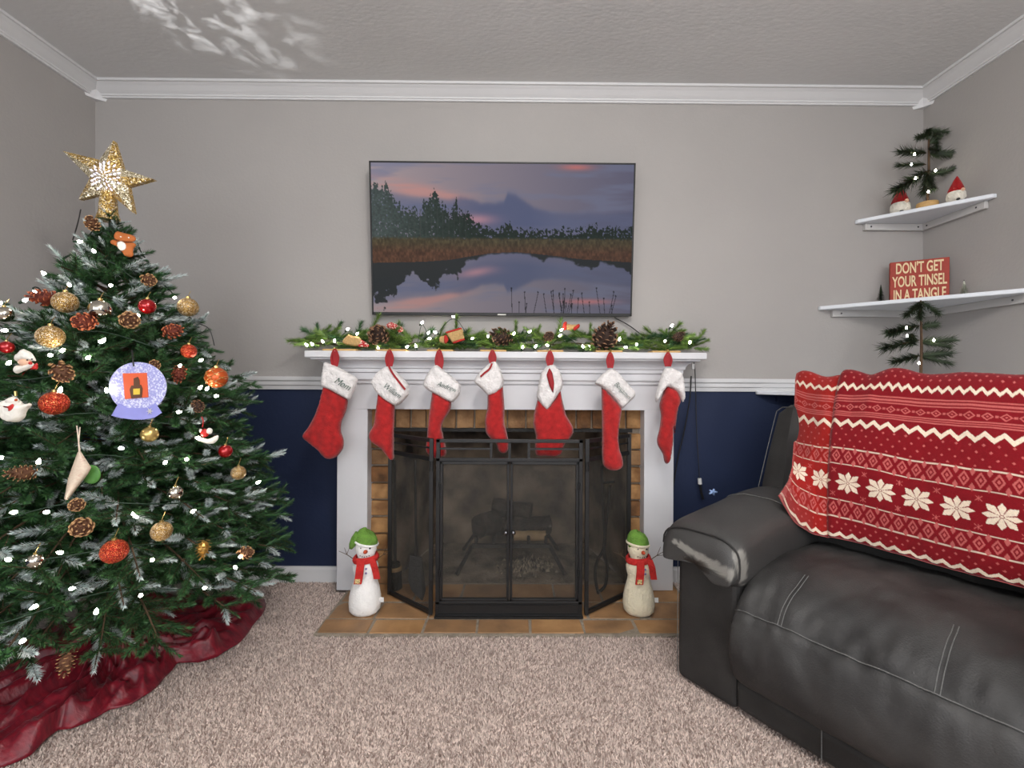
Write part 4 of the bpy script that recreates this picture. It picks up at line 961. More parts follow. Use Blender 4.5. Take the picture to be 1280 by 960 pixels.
M_skin = mat('ornament_flesh', (236, 190, 160), .6); M_dk = mat('ornament_black', (20, 20, 22), .4)
t, Y = flat_ornament('gingerbread_ornament', 157, 305, 'brown felt gingerbread man ornament just below the star', 'ornament', [
    ('head', M_ging, [(144,294),(147,289),(154,291),(162,293),(169,295),(172,299),(169,303),(160,303),(150,302),(144,299)], .004, .006),
    ('body', M_ging, [(137,301),(142,299),(150,302),(160,303),(167,303),(171,306),(167,310),(166,315),(167,320),(162,322),(156,320),(151,313),(145,307),(138,305)], 0, .006),
    ('apron', M_whiteO, [(148,303),(155,302),(160,306),(160,312),(154,315),(149,310)], .007, .002)])
b = MB(); 
for q in ((151, 296), (161, 297)): b.ball(U(q[0], q[1], Y - .011), .0022, 8, 6)
b.build('eyes', M_whiteO, t)
t, Y = flat_ornament('santa_face_ornament', 36, 453, 'Santa face ornament with a white beard and fluffy hat on a branch', 'ornament', [
    ('hat', M_whiteO, [(22,446),(24,442),(28,441),(31,435),(35,438),(41,440),(46,447),(48,452),(40,451),(30,451),(23,453)], .004, .012),
    ('face', M_skin, ell(35, 453, 9, 6), .006, .010),
    ('beard', M_whiteO, [(24,456),(31,457),(38,455),(46,453),(48,458),(42,461),(36,463),(30,466),(24,468),(21,463)], .008, .008),
    ('coat', M_redO, [(29,468),(36,463),(43,459),(49,452),(50,462),(45,462),(37,462),(32,467),(29,471)], .004, .008)])
MB().ball(U(38, 454, Y - .02), .004, 8, 6).build('nose', M_redO, t); b = MB(); b.ball(U(34, 450, Y - .018), .002, 8, 6); b.ball(U(40, 449, Y - .018), .002, 8, 6); b.build('eyes', M_dk, t)
t, Y = flat_ornament('snowman_ornament', 18, 511, 'knitted white snowman ornament with a red scarf on the outer branches', 'ornament', [
    ('body', M_whiteO, [(2,505),(6,500),(12,499),(26,500),(30,506),(38,503),(41,506),(36,511),(33,515),(32,521),(26,527),(16,528),(8,525),(4,519),(5,513),(0,510)], 0, .018),
    ('head', M_whiteO, ell(20, 501, 8.5, 6), .006, .012),
    ('scarf', M_redO, [(12,506),(20,508),(27,503),(28,508),(24,513),(19,514),(22,509),(14,509)], .018, .004)])
b = MB(); b.ball(U(20, 500, Y - .022), .003, 8, 6); b.build('nose', M_orange, t)
MB().tube([U(20, 495, Y), U(19.5, 489, Y)], .003).build('cap', M_cap, t)
# snow globe card
p = on_tree(172, 483, .06); Y = p.y; M_lav = mat('lavender_glitter_card', (158, 160, 216), .6, .4, 240, rgb2=(222, 224, 244), thresh=(.38, .52)); M_lavB = mat('lavender_card', (150, 152, 222), .6, .08, 30)
t = thing('snow_globe_card', p, 'lavender snow globe card with an orange picture hanging by a black cord', 'ornament')
def card(pts, Y_, th, nm, m_, par): 
    q = [U(x, y, Y_) for x, y in pts]; return MB().prism(q, (0, th, 0)).build(nm, m_, par)
card([(172 + 36 * math.cos(a), 484 + 31.5 * math.sin(a)) for a in [k / 40 * 2 * math.pi for k in range(40)]], Y - .002, .002, 'globe', M_lav, t)
card([(148, 504), (160, 510), (184, 510), (194, 504), (202, 516), (193, 522), (180, 524.5), (166, 524.5), (150, 522.5), (139, 519.5)], Y - .004, .002, 'base', M_lavB, t)
card([(153.3, 466.7), (183, 466), (185, 496.5), (156, 499)], Y - .004, .002, 'picture', mat('orange_print', (226, 98, 58), .6, .08, 30), t)
M_br = mat('brown_print', (96, 62, 40), .6, .1, 30)
card([(164, 482), (176, 481), (178, 486), (177, 497), (164, 498), (162, 487)], Y - .0055, .0012, 'printed_figure', M_br, t)
card([(167, 473), (172, 471), (174, 475), (174.5, 481), (167, 482)], Y - .0055, .0012, 'printed_figure', M_br, t)
card([(166.5, 486), (174.5, 485.5), (174.5, 493), (166.5, 493.5)], Y - .007, .0012, 'printed_window', mat('yellow_print', (226, 196, 70), .6), t)
M_s = emis_ = mat('silver_sequin', (240, 238, 230), .3, .1, 90, metal=.4)
for k in range(6):
    a = k * math.pi / 3; c = (187, 514); card([(c[0] + 1 * math.cos(a + 1.2), c[1] + 1 * math.sin(a + 1.2)), (c[0] + 4.6 * math.cos(a), c[1] + 4.6 * math.sin(a)), (c[0] + 1 * math.cos(a - 1.2), c[1] + 1 * math.sin(a - 1.2))], Y - .006, .001, 'snowflake_ray', M_s, t)
MB().tube(smooth_curve([U(167, 458, Y - .004), U(166, 450, Y - .003), U(165, 438, Y + .01)]), .0018, 5).build('cord', M_black, t)
# sleigh
t, Y = flat_ornament('sleigh_ornament', 259, 543, 'white sleigh ornament with tiny red and white riders near the branch tips', 'ornament', [
    ('sled', M_whiteO, [(243,545),(248,545),(254,547),(262,549),(269,545),(275,543),(274,549),(269,554.5),(261,555),(252,552),(245,550)], .004, .006),
    ('rider', M_redO, ell(257, 541, 6, 6), .004, .008), ('rider', M_whiteO, ell(263.5, 538.5, 4.5, 4.5), .006, .008), ('rider', M_whiteO, ell(252.5, 538, 2.5, 2.5), .006, .006)])
MB().tube(smooth_curve([U(253, 534, Y), U(254, 526, Y), U(252, 521, Y)]), .0015, 5).build('loop', M_redO, t)
# paper tag, curled
p = on_tree(97, 590, .04); Y = p.y; t = thing('paper_tag', p, 'curled cream paper tag with faint red print hanging from two strings', 'tag')
M_pap = mat('cream_paper', (226, 210, 190), .8, .12, 60, rgb2=(204, 160, 140), thresh=(.30, .5), stretch=(3, 1, 30))
G = []
for i in range(9):
    s_ = i / 8; row = []
    L0, R0 = (100, 564), (115, 590); L1, R1 = (81, 622), (88, 624); 
    lx = np.interp(s_, [0, .5, 1], [97, 85, 80]); ly = np.interp(s_, [0, .5, 1], [565, 598, 624]); rx = np.interp(s_, [0, .4, 1], [101, 115, 85]); ry = np.interp(s_, [0, .4, 1], [564, 586, 625])
    for j in range(5):
        f_ = j / 4; row.append(U(lx + (rx - lx) * f_, ly + (ry - ly) * f_, Y - .012 * math.sin(f_ * 3.1) + .01 * s_))
    G.append(row)
o = MB().add([q for r_ in G for q in r_], [(i*5+j, i*5+j+1, (i+1)*5+j+1, (i+1)*5+j) for i in range(8) for j in range(4)]).build('sheet', M_pap, t, smooth=True); sd = o.modifiers.new('t', 'SOLIDIFY'); sd.thickness = .0008
MB().tube([U(96, 532, Y + .01), U(98, 550, Y), U(99, 566, Y)], .0012, 4).build('string', M_pap, t); MB().tube([U(100, 534, Y + .01), U(98.5, 550, Y), U(100, 566, Y)], .0012, 4).build('string', M_pap, t)
p = on_tree(114, 593, .02); o = MB().ball(p, .024, 18, 10, sy=.3).build('green_disc_ornament', mat('bright_green', (82, 140, 62), .5, .25, 30), None, smooth=True); tag(o, 'flat round green ornament behind the curled paper tag', 'ornament')

# ------------------------------------------------------------------ tree skirt
def skirt():
    edge = [(330,747),(332,759),(316,781),(296,806),(272,821),(247,828),(222,829),(206,846),(186,867),(162,880),(137,886),(113,900),(89,911),(72,913),(55,929),(41,943),(17,953),(-10,962),(-60,985)]
    pol = sorted((math.atan2(q.y - TY, q.x - TX), math.hypot(q.x - TX, q.y - TY)) for q in (UZ(x, y, .012) for x, y in edge))
    AN = [a for a, _ in pol]; RR = [r for _, r in pol]
    n, m_ = 260, 46; b = MB(); V = []
    for i in range(n):
        a = -math.pi + 2 * math.pi * i / n
        if AN[0] <= a <= AN[-1]: R = float(np.interp(a, AN, RR))
        else: R = .46
        dx, dy = math.cos(a), math.sin(a)
        if dx < 0: R = min(R, (TX - XL - .02) / -dx)
        if dy > 0: R = min(R, (WY - .03 - TY) / dy)
        for j in range(m_):
            t = j / (m_ - 1); r = .05 + (R - .05) * t; x, y = TX + r * dx, TY + r * dy
            fold = noise.noise(Vector((a * 4.2 + 1.3 * noise.noise(Vector((x * 5, y * 5, 7))), t * 1.6, 0)))
            f2 = noise.noise(Vector((x * 16, y * 16, 4))); f3 = noise.noise(Vector((x * 7 + 9, y * 11, 9)))
            rid = 1 - abs(noise.noise(Vector((a * 5 + 2 * t, t * 4 + x * 3, 5)))) * 2
            env = min(1, (1 - t) * 7) ; z = .010 + env * (.018 + .055 * max(0, fold) + .012 * abs(f2) + .03 * max(0, f3) + .04 * max(0, rid - .35)) + .05 * (1 - t) ** 2
            z += .012 * (1 if t > .995 else 0) * max(0, f3) 
            V.append((x, y, max(.009, z)))
    F_ = [(i*m_+j, i*m_+j+1, ((i+1)%n)*m_+j+1, ((i+1)%n)*m_+j) for i in range(n) for j in range(m_-1)]
    o = b.add(V, F_).build('tree_skirt', mat('burgundy_satin_cloth', (136, 20, 38), .40, .35, 30, .14, 70, rgb2=(100, 12, 30), sheen=.1, stretch=(1, 3, 1), spec=.5), None, smooth=True)
    sd = o.modifiers.new('t', 'SOLIDIFY'); sd.thickness = .002
    tag(o, 'rumpled burgundy satin tree skirt with faint glitter spread on the carpet', 'tree skirt')
skirt()
# ================================================================== television
def television():
    tl_, tr_ = U(461.5, 201.5, 2.05), U(794.5, 204, 2.05); W_ = tr_.x - tl_.x; zt_ = (tl_.z + tr_.z) / 2
    zb_ = U(627, 394.5, 2.108).z; H_ = math.hypot(zt_ - zb_, .058); cx = (tl_.x + tr_.x) / 2
    t = thing('television', (cx, 2.12, zb_), 'flat black-framed television on the wall showing a lake at dusk', 'television')
    X = Vector((1, 0, 0)); Z = Vector((0, -.058, zt_ - zb_)).normalized(); N = Vector((0, -Z.z, Z.y)).normalized(); N = Vector((0, -abs(N.y), N.z if N.z * Z.y <= 0 else -N.z))
    N = Z.cross(X) * -1; N = N if N.y < 0 else -N
    O = Vector((cx, 2.108, zb_))
    M = Matrix((X, Z, N)).transposed().to_4x4(); M.translation = O           # local: x right, y up the screen, z towards the room
    M_bz = mat('black_plastic_bezel', (8, 8, 9), .5, .1, 20)
    b = MB(); b.box((-W_ / 2, 0, -.03), (W_ / 2, H_, 0), 0, M); b.build('housing', M_bz, t, bevel=.003)
    b = MB(); e = .007
    for a, c in (((-W_ / 2, 0, 0), (W_ / 2, .013, .004)), ((-W_ / 2, H_ - e, 0), (W_ / 2, H_, .004)), ((-W_ / 2, 0, 0), (-W_ / 2 + e, H_, .004)), ((W_ / 2 - e, 0, 0), (W_ / 2, H_, .004))): b.box(a, c, 0, M)
    b.build('bezel', M_bz, t)
    MB().box((-.022, .001, .004), (.018, .007, .006), 0, M).build('logo_tab', mat('silver_tab', (170, 168, 160), .4, metal=.6), t)
    MB().box((-.2, H_ * .3, -.05), (.2, H_ * .7, -.03), 0, M).build('wall_bracket', M_black, t)
    # ---- picture on the screen
    nx, ny = 480, 272; a, b_ = np.meshgrid(np.linspace(0, 1, nx), np.linspace(0, 1, ny), indexing='ij')         # b_ runs downwards
    rng = np.random.RandomState(4)
    def fbm(x, y, sc, sy=None, seed=0, oct_=4):
        out = np.zeros_like(x); amp = 1; tot = 0; sy = sy or sc
        for o_ in range(oct_):
            g = np.random.RandomState(seed + o_).rand(int(sc) + 3, int(sy) + 3); xi = x * sc; yi = y * sy; x0 = np.floor(xi).astype(int); y0 = np.floor(yi).astype(int)
            fx = xi - x0; fy = yi - y0; fx = fx * fx * (3 - 2 * fx); fy = fy * fy * (3 - 2 * fy); x0 %= int(sc) + 2; y0 %= int(sy) + 2
            out += amp * ((g[x0, y0] * (1 - fx) + g[x0 + 1, y0] * fx) * (1 - fy) + (g[x0, y0 + 1] * (1 - fx) + g[x0 + 1, y0 + 1] * fx) * fy); tot += amp; amp *= .5; sc *= 2; sy *= 2
        return out / tot
    c = lambda r, g, b__: np.array((r, g, b__), float)
    mixc = lambda A, B, m_: A * (1 - m_[..., None]) + B * m_[..., None]
    def sky(a, v):                                            # v 0 top .. .47 horizon
        L = mixc(np.zeros(a.shape + (3,)) + c(166, 150, 152), c(104, 102, 124), np.clip(a * 1.0, 0, 1))
        n = fbm(a, v, 4, 14, 3); L = mixc(L, c(118, 122, 148), np.clip((n - .48) * 4, 0, .7))
        pk = np.exp(-((v - (.13 + .30 * a)) / .05) ** 2) / (1 + np.exp((a - .40) / .02)) * np.clip(fbm(a, v, 5, 24, 9) * 2.4 - .6, 0, 1); L = mixc(L, c(194, 142, 136), np.clip(pk, 0, .85))
        pk = np.exp(-((v - .02) / .02) ** 2) * np.exp(-((a - .78) / .06) ** 2); L = mixc(L, c(196, 120, 118), pk)
        band = np.interp(a, [0, .08, .16, .3, .34, .37, .42, .47, .505, .52, .55, .58, .62, .70, .8, 1], [.19, .20, .22, .24, .22, .23, .26, .26, .25, .19, .20, .24, .29, .32, .33, .31])
        ed = band + .02 * (fbm(a, v * 0, 18, 2, 21) - .5)
        mk = 1 / (1 + np.exp(-(v - ed) / .008)); L = mixc(L, c(84, 92, 124), mk * np.interp(a, [0, .28, .42, .60, .72, 1], [.5, .55, .9, .9, .6, .5]))
        gl = np.exp(-((v - .37) / .035) ** 2) * np.exp(-((a - .40) / .07) ** 2); L = mixc(L, c(196, 140, 150), gl * .8)
        L = mixc(L, c(160, 140, 152), np.clip((v - .40) * 8, 0, .45) * (1 - a))
        return L
    img = sky(a, b_)
    def treetop(a, seed=31):
        base = np.interp(a, [0, .03, .055, .08, .10, .14, .18, .20, .235, .26, .29, .30, .325, .35, .37, .39, .42, .46, .5, .525, .54, .6, .7, .75, .8, .855, .89, .93, .97, 1], [.15, .16, .13, .20, .27, .30, .29, .25, .18, .23, .30, .29, .25, .33, .35, .36, .40, .42, .41, .37, .41, .42, .43, .40, .42, .385, .42, .40, .41, .39])
        sp = fbm(a, a * 0, 130, 2, seed, 3); return base + .11 * (sp - .45) * np.where(a < .4, 1, .5)
    tp = treetop(a); leafy = fbm(a, b_, 170, 90, 40, 3)
    dens = np.clip((b_ - tp) * 9 + .35, 0, 1); tm = ((b_ > tp) & (leafy < .28 + dens * .5) & (b_ < .56)).astype(float)
    tc = mixc(np.zeros(a.shape + (3,)) + c(70, 80, 78), c(32, 44, 36), np.clip(a * 2.6, 0, 1)); tc = tc * (.75 + .5 * leafy)[..., None]
    img = mixc(img, tc, tm)
    tr2 = ((np.abs(((a * 46) % 1) - .5) < .05) & (a < .36) & (b_ > .30) & (b_ < .5)); img[tr2] = img[tr2] * .6 + c(96, 96, 92) * .3
    shore = np.interp(a, [0, .1, .2, .3, .4, .45, .55, .65, .8, 1], [.665, .66, .655, .64, .61, .595, .585, .60, .63, .65])
    bank = np.clip((b_ - .485 - .02 * (leafy - .5)) / .02, 0, 1) * (b_ < shore); gcol = mixc(np.zeros(a.shape + (3,)) + c(74, 66, 46), c(84, 58, 42), np.clip((b_ - .52) * 14, 0, 1)); gcol = gcol * (.65 + .7 * fbm(a, b_, 160, 50, 60, 3))[..., None]
    img = mixc(img, gcol, bank)
    wt = b_ >= shore; dv = b_ - shore; ref = sky(a, np.clip(.50 - dv * 1.15, 0, .5)); ref = ref * .86 + 12
    tdark = np.interp(a, [0, .05, .08, .11, .15, .19, .235, .28, .30, .325, .36, .40, .44, .5, .6, .66, .68, .72, .86, .88, .97, 1], [.26, .27, .22, .15, .07, .12, .19, .09, .10, .13, .04, .03, .015, .012, .015, .05, .02, .015, .07, .02, .05, .09])
    jag = tdark * (.55 + .9 * fbm(a, b_, 70, 40, 71, 3)); dk = np.clip((jag - dv) / .015, 0, 1); ref = mixc(ref, c(34, 38, 36), dk * .9)
    ref = mixc(ref, c(196, 120, 120), np.exp(-((b_ - .92) / .018) ** 2) * np.exp(-((a - .83) / .10) ** 2) * .8)
    img = np.where(wt[..., None], ref, img)
    for k in range(26):                                       # reeds in the water
        x0 = .52 + .42 * rng.rand(); h_ = .04 + .12 * rng.rand(); ln_ = rng.uniform(-.15, .15); m_ = (np.abs(a - x0 - ln_ * (1 - b_)) < .0013) & (b_ > .985 - h_); img[m_] = img[m_] * .4
        bl = np.hypot((a - x0 - ln_ * h_) * 1.78, b_ - (.985 - h_)) < .006; img[bl] = img[bl] * .5
    img = img * (1 - .10 * a[..., None]); s = np.clip(img / 255, 0, 1); L = np.where(s <= .04045, s / 12.92, ((s + .055) / 1.055) ** 2.4)
    xs = -W_ / 2 + e + (W_ - 2 * e) * a; ys = H_ - e - (H_ - e - .013) * b_
    V = np.stack([xs, ys, np.full_like(xs, .0015)], 2).reshape(-1, 3); Mn = np.array(M); V = V @ Mn[:3, :3].T + Mn[:3, 3] - np.array(t.location)
    me = bpy.data.meshes.new('screen'); me.vertices.add(len(V)); me.vertices.foreach_set('co', V.reshape(-1).astype(np.float32))
    i, j = np.meshgrid(np.arange(nx - 1), np.arange(ny - 1), indexing='ij'); q = (i * ny + j).ravel(); I = np.stack([q, q + 1, q + ny + 1, q + ny], 1).ravel().astype(np.int32); nf = len(q)
    me.loops.add(len(I)); me.loops.foreach_set('vertex_index', I); me.polygons.add(nf); me.polygons.foreach_set('loop_start', np.arange(0, nf * 4, 4, dtype=np.int32)); me.update(calc_edges=True)
    ca = me.color_attributes.new('picture', 'FLOAT_COLOR', 'POINT'); ca.data.foreach_set('color', np.concatenate([L, np.ones(L.shape[:2] + (1,))], 2).reshape(-1).astype(np.float32))
    me.materials.append(attr_mat('lit_screen_picture', 'picture', .55, emit=.80, black=True, spec=.03)); o = bpy.data.objects.new('screen', me); COL.objects.link(o); o.parent = t
    o['label'] = 'lit screen with a lake, pines and evening clouds'
television()
o = MB().tube(smooth_curve([U(768, 397, 2.13), U(785, 406, 2.13), U(803, 419, 2.125), U(815, 425, 2.11)]), .0025, 6).build('television_cable', M_black, None, smooth=True)
tag(o, 'thin dark cable drooping from the television behind the garland', 'cable')

# ================================================================== stockings
A0 = (360, 370); A1 = (620, 370); K = 280 / 1280.0
def px4(pts, o_): return [(o_[0] + x * K, o_[1] + y * K) for x, y in pts]
def px32(pts): return [(620 + x / 3.2, 500 + y / 3.2) for x, y in pts]
M_green = mat('green_embroidery', (44, 86, 70), .8)
def holder(px0, px1, hook_px, label):
    a = U(px0, 436, 1.955); c = U(px1, 437, 1.955); h = U(hook_px, 440, 1.93)
    t = thing('stocking_holder', ((a.x + c.x) / 2, 1.97, SHT), label, 'stocking holder', 'stocking holders along the mantel shelf')
    MB().box((a.x, 1.945, SHT + .0005), (c.x, 2.02, SHT + .0085)).build('plate', M_wood, t, bevel=.002)
    MB().tube([(h.x, 1.955, SHT + .009), (h.x, 1.93, SHT + .010), (h.x, 1.922, SHT + .006), (h.x, 1.92, SHT - .012), (h.x, 1.912, SHT - .016), (h.x, 1.908, SHT - .008)], .0035, 6).build('hook', M_gold, t, smooth=True)
def stocking(body, cuff, loop, Y, label, text=None, opening=None, ribbon=None, seed=0.0, slope=0.0):
    c = [U(x, y, Y) for x, y in body]; base = Vector((sum(p.x for p in c) / len(c), Y, min(p.z for p in c)))
    t = thing('christmas_stocking', base, label, 'stocking', 'stockings hanging from the mantel')
    inflate(px_poly(body, Y), Y, .030, .012, .035, .008, .007, 30, seed, slope).build('sock', M_red_plush, t, smooth=True)
    cf = inflate(px_poly(cuff, Y), Y - .010, .030, .018, .022, .006, .007, 55, seed + 3).build('cuff', M_white_plush, t, smooth=True)
    (lx, l0, l1, lw) = loop; hw = lw / 2
    b = MB(); pts = smooth_curve([U(lx - hw * .55, l1, Y - .012), U(lx - hw, (l0 + l1) / 2, Y - .008), U(lx - hw * .5, l0 + 1.5, Y - .004), U(lx, l0 - 1, Y - .002), U(lx + hw * .5, l0 + 1.5, Y - .004), U(lx + hw, (l0 + l1) / 2, Y - .008), U(lx + hw * .55, l1, Y - .012)], 5)
    for i in range(len(pts) - 1): b.bar(pts[i], pts[i + 1], .008, .0025, (0, 1, 0))
    inn = [U(lx - hw * .8, (l0 + l1) / 2, Y - .006), U(lx - hw * .3, l0 + 1, Y - .004), U(lx + hw * .3, l0 + 1, Y - .004), U(lx + hw * .8, (l0 + l1) / 2, Y - .006), U(lx + hw * .4, l1, Y - .01), U(lx - hw * .4, l1, Y - .01)]
    b.prism(inn, (0, .002, 0)); b.build('hanging_loop', M_ribbon, t)
    if opening: inflate(px_poly(opening, Y), Y - .044, .006, .004, .01, .004).build('open_lining', M_ribbon, t, smooth=True)
    if ribbon: 
        b = MB(); pts = smooth_curve([U(x, y, Y - .043) for x, y in ribbon], 6)
        for i in range(len(pts) - 1): b.bar(pts[i], pts[i + 1], .008, .003, (0, 1, 0))
        b.build('ribbon_tail', M_ribbon, t)
    if text:
        body_, (tx, ty), ang, size, sx = text; p = U(tx, ty, Y - .0475); Mx = Matrix.Translation(p) @ Matrix.Rotation(math.radians(90), 4, 'X') @ Matrix.Rotation(math.radians(-ang), 4, 'Z')
        text_obj('embroidered_name', body_, size, t, Mx, M_green, shear=.35, extrude=.0015, sx=sx, offset=-.0006)
SY = 1.905
stocking(px4([(205,500),(345,590),(336,650),(305,720),(300,770),(320,820),(318,870),(280,920),(240,935),(205,925),(170,880),(120,840),(85,815),(78,795),(110,760),(150,690),(180,610)], A0),
         px4([(212,375),(265,395),(300,410),(352,440),(405,470),(395,515),(360,597),(300,565),(250,537),(193,517),(204,430)], A0), (418.5, 438, 458, 9), SY,
         'red stocking with a white cuff reading Mom, hanging against the mantel leg and navy wall', ('Mom', (428, 480), 30, .040, .85), seed=1)
stocking(px4([(515,545),(612,620),(605,760),(605,900),(608,935),(590,945),(560,910),(530,870),(480,840),(460,815),(462,780),(490,740),(500,660)], A0),
         px4([(565,400),(600,410),(640,450),(690,500),(697,560),(650,612),(620,630),(570,602),(530,572),(495,532),(478,490),(510,440),(540,415)], A0), (486.8, 439, 458, 9), SY,
         'red stocking with a white cuff reading William and a ribbon across its opening', ('William', (490, 488.5), 36, .034, .8), None, [(486, 458), (491, 467), (500, 479), (506.5, 487)], 2)
stocking(px4([(825,540),(935,600),(930,650),(890,710),(875,750),(885,790),(905,880),(905,915),(870,920),(845,935),(800,905),(785,890),(795,790),(805,680)], A0),
         px4([(850,390),(900,430),(950,470),(988,505),(985,560),(945,610),(900,592),(860,567),(800,537),(773,510),(785,470),(815,420)], A0), (549, 439, 463, 9), SY,
         'red stocking with a white cuff reading Andrew, its toe behind the screen top rail', ('Andrew', (558.5, 483.5), 20, .032, .8), seed=3)
stocking(px4([(1140,555),(1228,510),(1238,650),(1235,720),(1250,780),(1265,850),(1255,895),(1225,905),(1200,885),(1190,840),(1150,810),(1128,780),(1125,700),(1140,640)], A0),
         px4([(1185,370),(1215,420),(1235,480),(1228,522),(1190,557),(1145,570),(1110,532),(1065,497),(1070,470),(1100,430),(1150,385)], A0), (615.5, 439, 455, 8), SY,
         'narrow red stocking with a plain white cuff in the middle of the row', None, None, [(615, 454), (612, 461), (606, 466), (600.5, 471)], 4)
stocking(px4([(240,580),(290,640),(340,580),(365,520),(380,600),(400,680),(440,745),(445,780),(420,820),(390,850),(375,905),(340,920),(280,915),(230,915),(220,870),(230,800),(212,740),(215,680)], A1),
         px4([(290,400),(330,390),(370,440),(380,490),(375,530),(330,600),(290,654),(250,612),(230,580),(240,520),(255,440)], A1), (687.4, 440, 457, 8), SY,
         'wide red stocking with its white cuff gaping open to show the red lining', None, px4([(300,410),(318,440),(328,500),(321,555),(300,512),(284,450)], A1), None, 5)
b6 = px4([(602,510),(715,635),(705,690),(690,760),(685,810),(690,870)], A1) + px32([(490,210),(496,245),(490,260),(470,269),(440,269),(416,252),(413,220),(418,100)])
stocking(b6, px4([(650,412),(690,430),(740,490),(795,550),(790,577),(750,612),(715,647),(690,612),(640,552),(600,522),(557,498),(600,450)], A1), (762.8, 442, 460, 8), SY,
         'long red stocking with a slanted white cuff reading Benjamin in front of the screen wing', ('Benjamin', (778, 488), 46, .030, .78), seed=6, slope=.2)
b7 = px4([(970,505),(1040,540),(1058,600),(1040,640),(1030,720),(1020,800)], A1) + px32([(711,100),(709,160),(705,200),(695,250),(680,260),(672,245),(668,215),(645,180),(642,160),(655,110),(660,60),(652,20)])
stocking(b7, px4([(960,410),(1000,408),(1060,440),(1068,500),(1075,580),(1060,612),(1040,562),(1010,532),(970,517),(940,562),(910,612),(903,580),(925,500),(940,450)], A1), (835, 442, 458, 9), SY,
         'slim red stocking with a shaggy plain white cuff beside the hanging light cord', seed=7)
for (x0, x1, h), lb in zip(((404, 446, 418), (470, 508, 487), (534, 567, 549), (600, 633, 615.5), (672, 704, 687.5), (744, 778, 763), (815, 850, 835)),
        ('the Mom stocking', 'the William stocking', 'the Andrew stocking', 'the narrow middle stocking', 'the gaping wide stocking', 'the Benjamin stocking', 'the slim stocking by the light cord')):
    holder(x0, x1, h, 'pale wood stocking holder with a gold hook carrying ' + lb)

# ================================================================== garland on the shelf
GY = 2.03
ga_ = thing('garland', (-.03, GY, SHT), 'green pine garland with cones and burlap bows lying along the mantel shelf', 'garland')
SP = [sprig_mesh(L, 70 + i, M_needleG, .034, 2400, .95) for i, L in enumerate((.07, .085, .10, .12, .14))]
SPD = [sprig_mesh(L, 90 + i, M_needle, .034, 2400, .95) for i, L in enumerate((.08, .11))]
rg = random.Random(6)
MB().tube([U(384 + i * 10, 432 - 3 * abs(math.sin(i * .8)), GY + .01 * math.sin(i)) for i in range(49)], .004, 5).build('stem', M_twig, ga_)
env = [(372, 425), (385, 408), (405, 400), (425, 405), (440, 408), (455, 400), (480, 408), (520, 408), (545, 400), (575, 400), (600, 412), (625, 415), (650, 405), (670, 410), (700, 398), (715, 405), (735, 405), (755, 410), (790, 420), (815, 416), (840, 408), (860, 418), (878, 418), (884, 430)]
for i in range(170):
    px = rg.uniform(380, 872); tp_ = np.interp(px, [e_[0] for e_ in env], [e_[1] for e_ in env]); s_ = rg.choice((-1, 1))
    if 402 < px < 440 and rg.random() < .45: continue
    y0 = rg.uniform(max(tp_ + 8, 421), 433); me = rg.choice(SP if rg.random() < .72 else SPD)
    d = Vector((s_ * rg.uniform(.5, 1.2), -rg.uniform(-.35, .55), rg.uniform(-.12, .75) * (1 if tp_ < 411 else .6)))
    p = U(px, y0, GY + rg.uniform(-.04, .045)); p.z = max(p.z, SHT + .022); sc = rg.uniform(.62, .95)
    inst('sprig', me, ga_, p, orient(d, rg.uniform(0, 6)), sc)
for i in range(90):
    px = rg.uniform(384, 868)
    if 402 < px < 436 and rg.random() < .5: continue
    p = U(px, 431, GY + rg.uniform(-.06, .0)); p.z = SHT + rg.uniform(.016, .030); d = Vector((rg.choice((-1, 1)), rg.uniform(-.4, .3), rg.uniform(-.05, .30)))
    inst('sprig', rg.choice(SP[:3] + SPD[:1]), ga_, p, orient(d, rg.uniform(0, 6)), rg.uniform(.55, .75))
for a, c in (((462, 425), (470, 392)), ((400, 425), (375, 412)), ((392, 430), (372, 428)), ((410, 425), (426, 402)), ((398, 425), (395, 404)), ((440, 428), (452, 402)), ((572, 425), (571, 395)), ((645, 430), (649, 402)), ((693, 425), (702, 398)), ((668, 428), (672, 406)), ((865, 432), (881, 411)), ((826, 430), (832, 411)), ((738, 425), (735, 405)), ((548, 425), (556, 403)), ((640, 428), (665, 408))):
    p, q = U(*a, GY), U(*c, GY); d = q - p; p.z = max(p.z, SHT + .012); inst('sprig', SP[3] if a[0] > 440 else SPD[1], ga_, p, orient(d, rg.uniform(0, 6)), d.length / (.125 if a[0] > 440 else .115))
for px, py, s, kd, d in ((473, 419, 27, 'd', (.1, -1, .1)), (627, 421, 24, 'd', (-.7, -.6, .3)), (756, 422, 33, 'd', (.2, -.7, .7)), (686, 420.5, 13, 'd', (.3, -.9, .3)), (848, 421, 13, 'd', (.5, -.7, .5))):
    p = U(px, py, GY - .055); s_ = s / F * 1.97; p.z = max(p.z, SHT + .012 + s_ * .42)
    inst('pinecone', CN[kd], ga_, p, Vector((0, 0, 1)).rotation_difference(Vector(d).normalized()), s_ * 1.05)
M_bur = mat('tan_burlap', (206, 168, 112), .9, .25, 160, .5, 300); M_redt = mat('red_trim', (188, 40, 30), .8, .2, 60); M_chk = mat('red_check', (176, 34, 34), .8, .5, 140, rgb2=(232, 214, 200), thresh=(.42, .5))
def bow_piece(nm, pts, fo, m_, puff=.008): inflate(px_poly(pts, GY - fo), GY - fo, puff, .004, .012, .005).build(nm, m_, ga_, smooth=True)
bow_piece('burlap_bow', [(557,416),(578,410),(581,424),(565,429)], .062, M_bur); bow_piece('bow_trim', [(556,415),(577,409),(578.5,411),(557,417.5)], .068, M_redt, .003); bow_piece('bow_trim', [(565,427.5),(580.5,422.5),(582,425),(566,430)], .068, M_redt, .003)
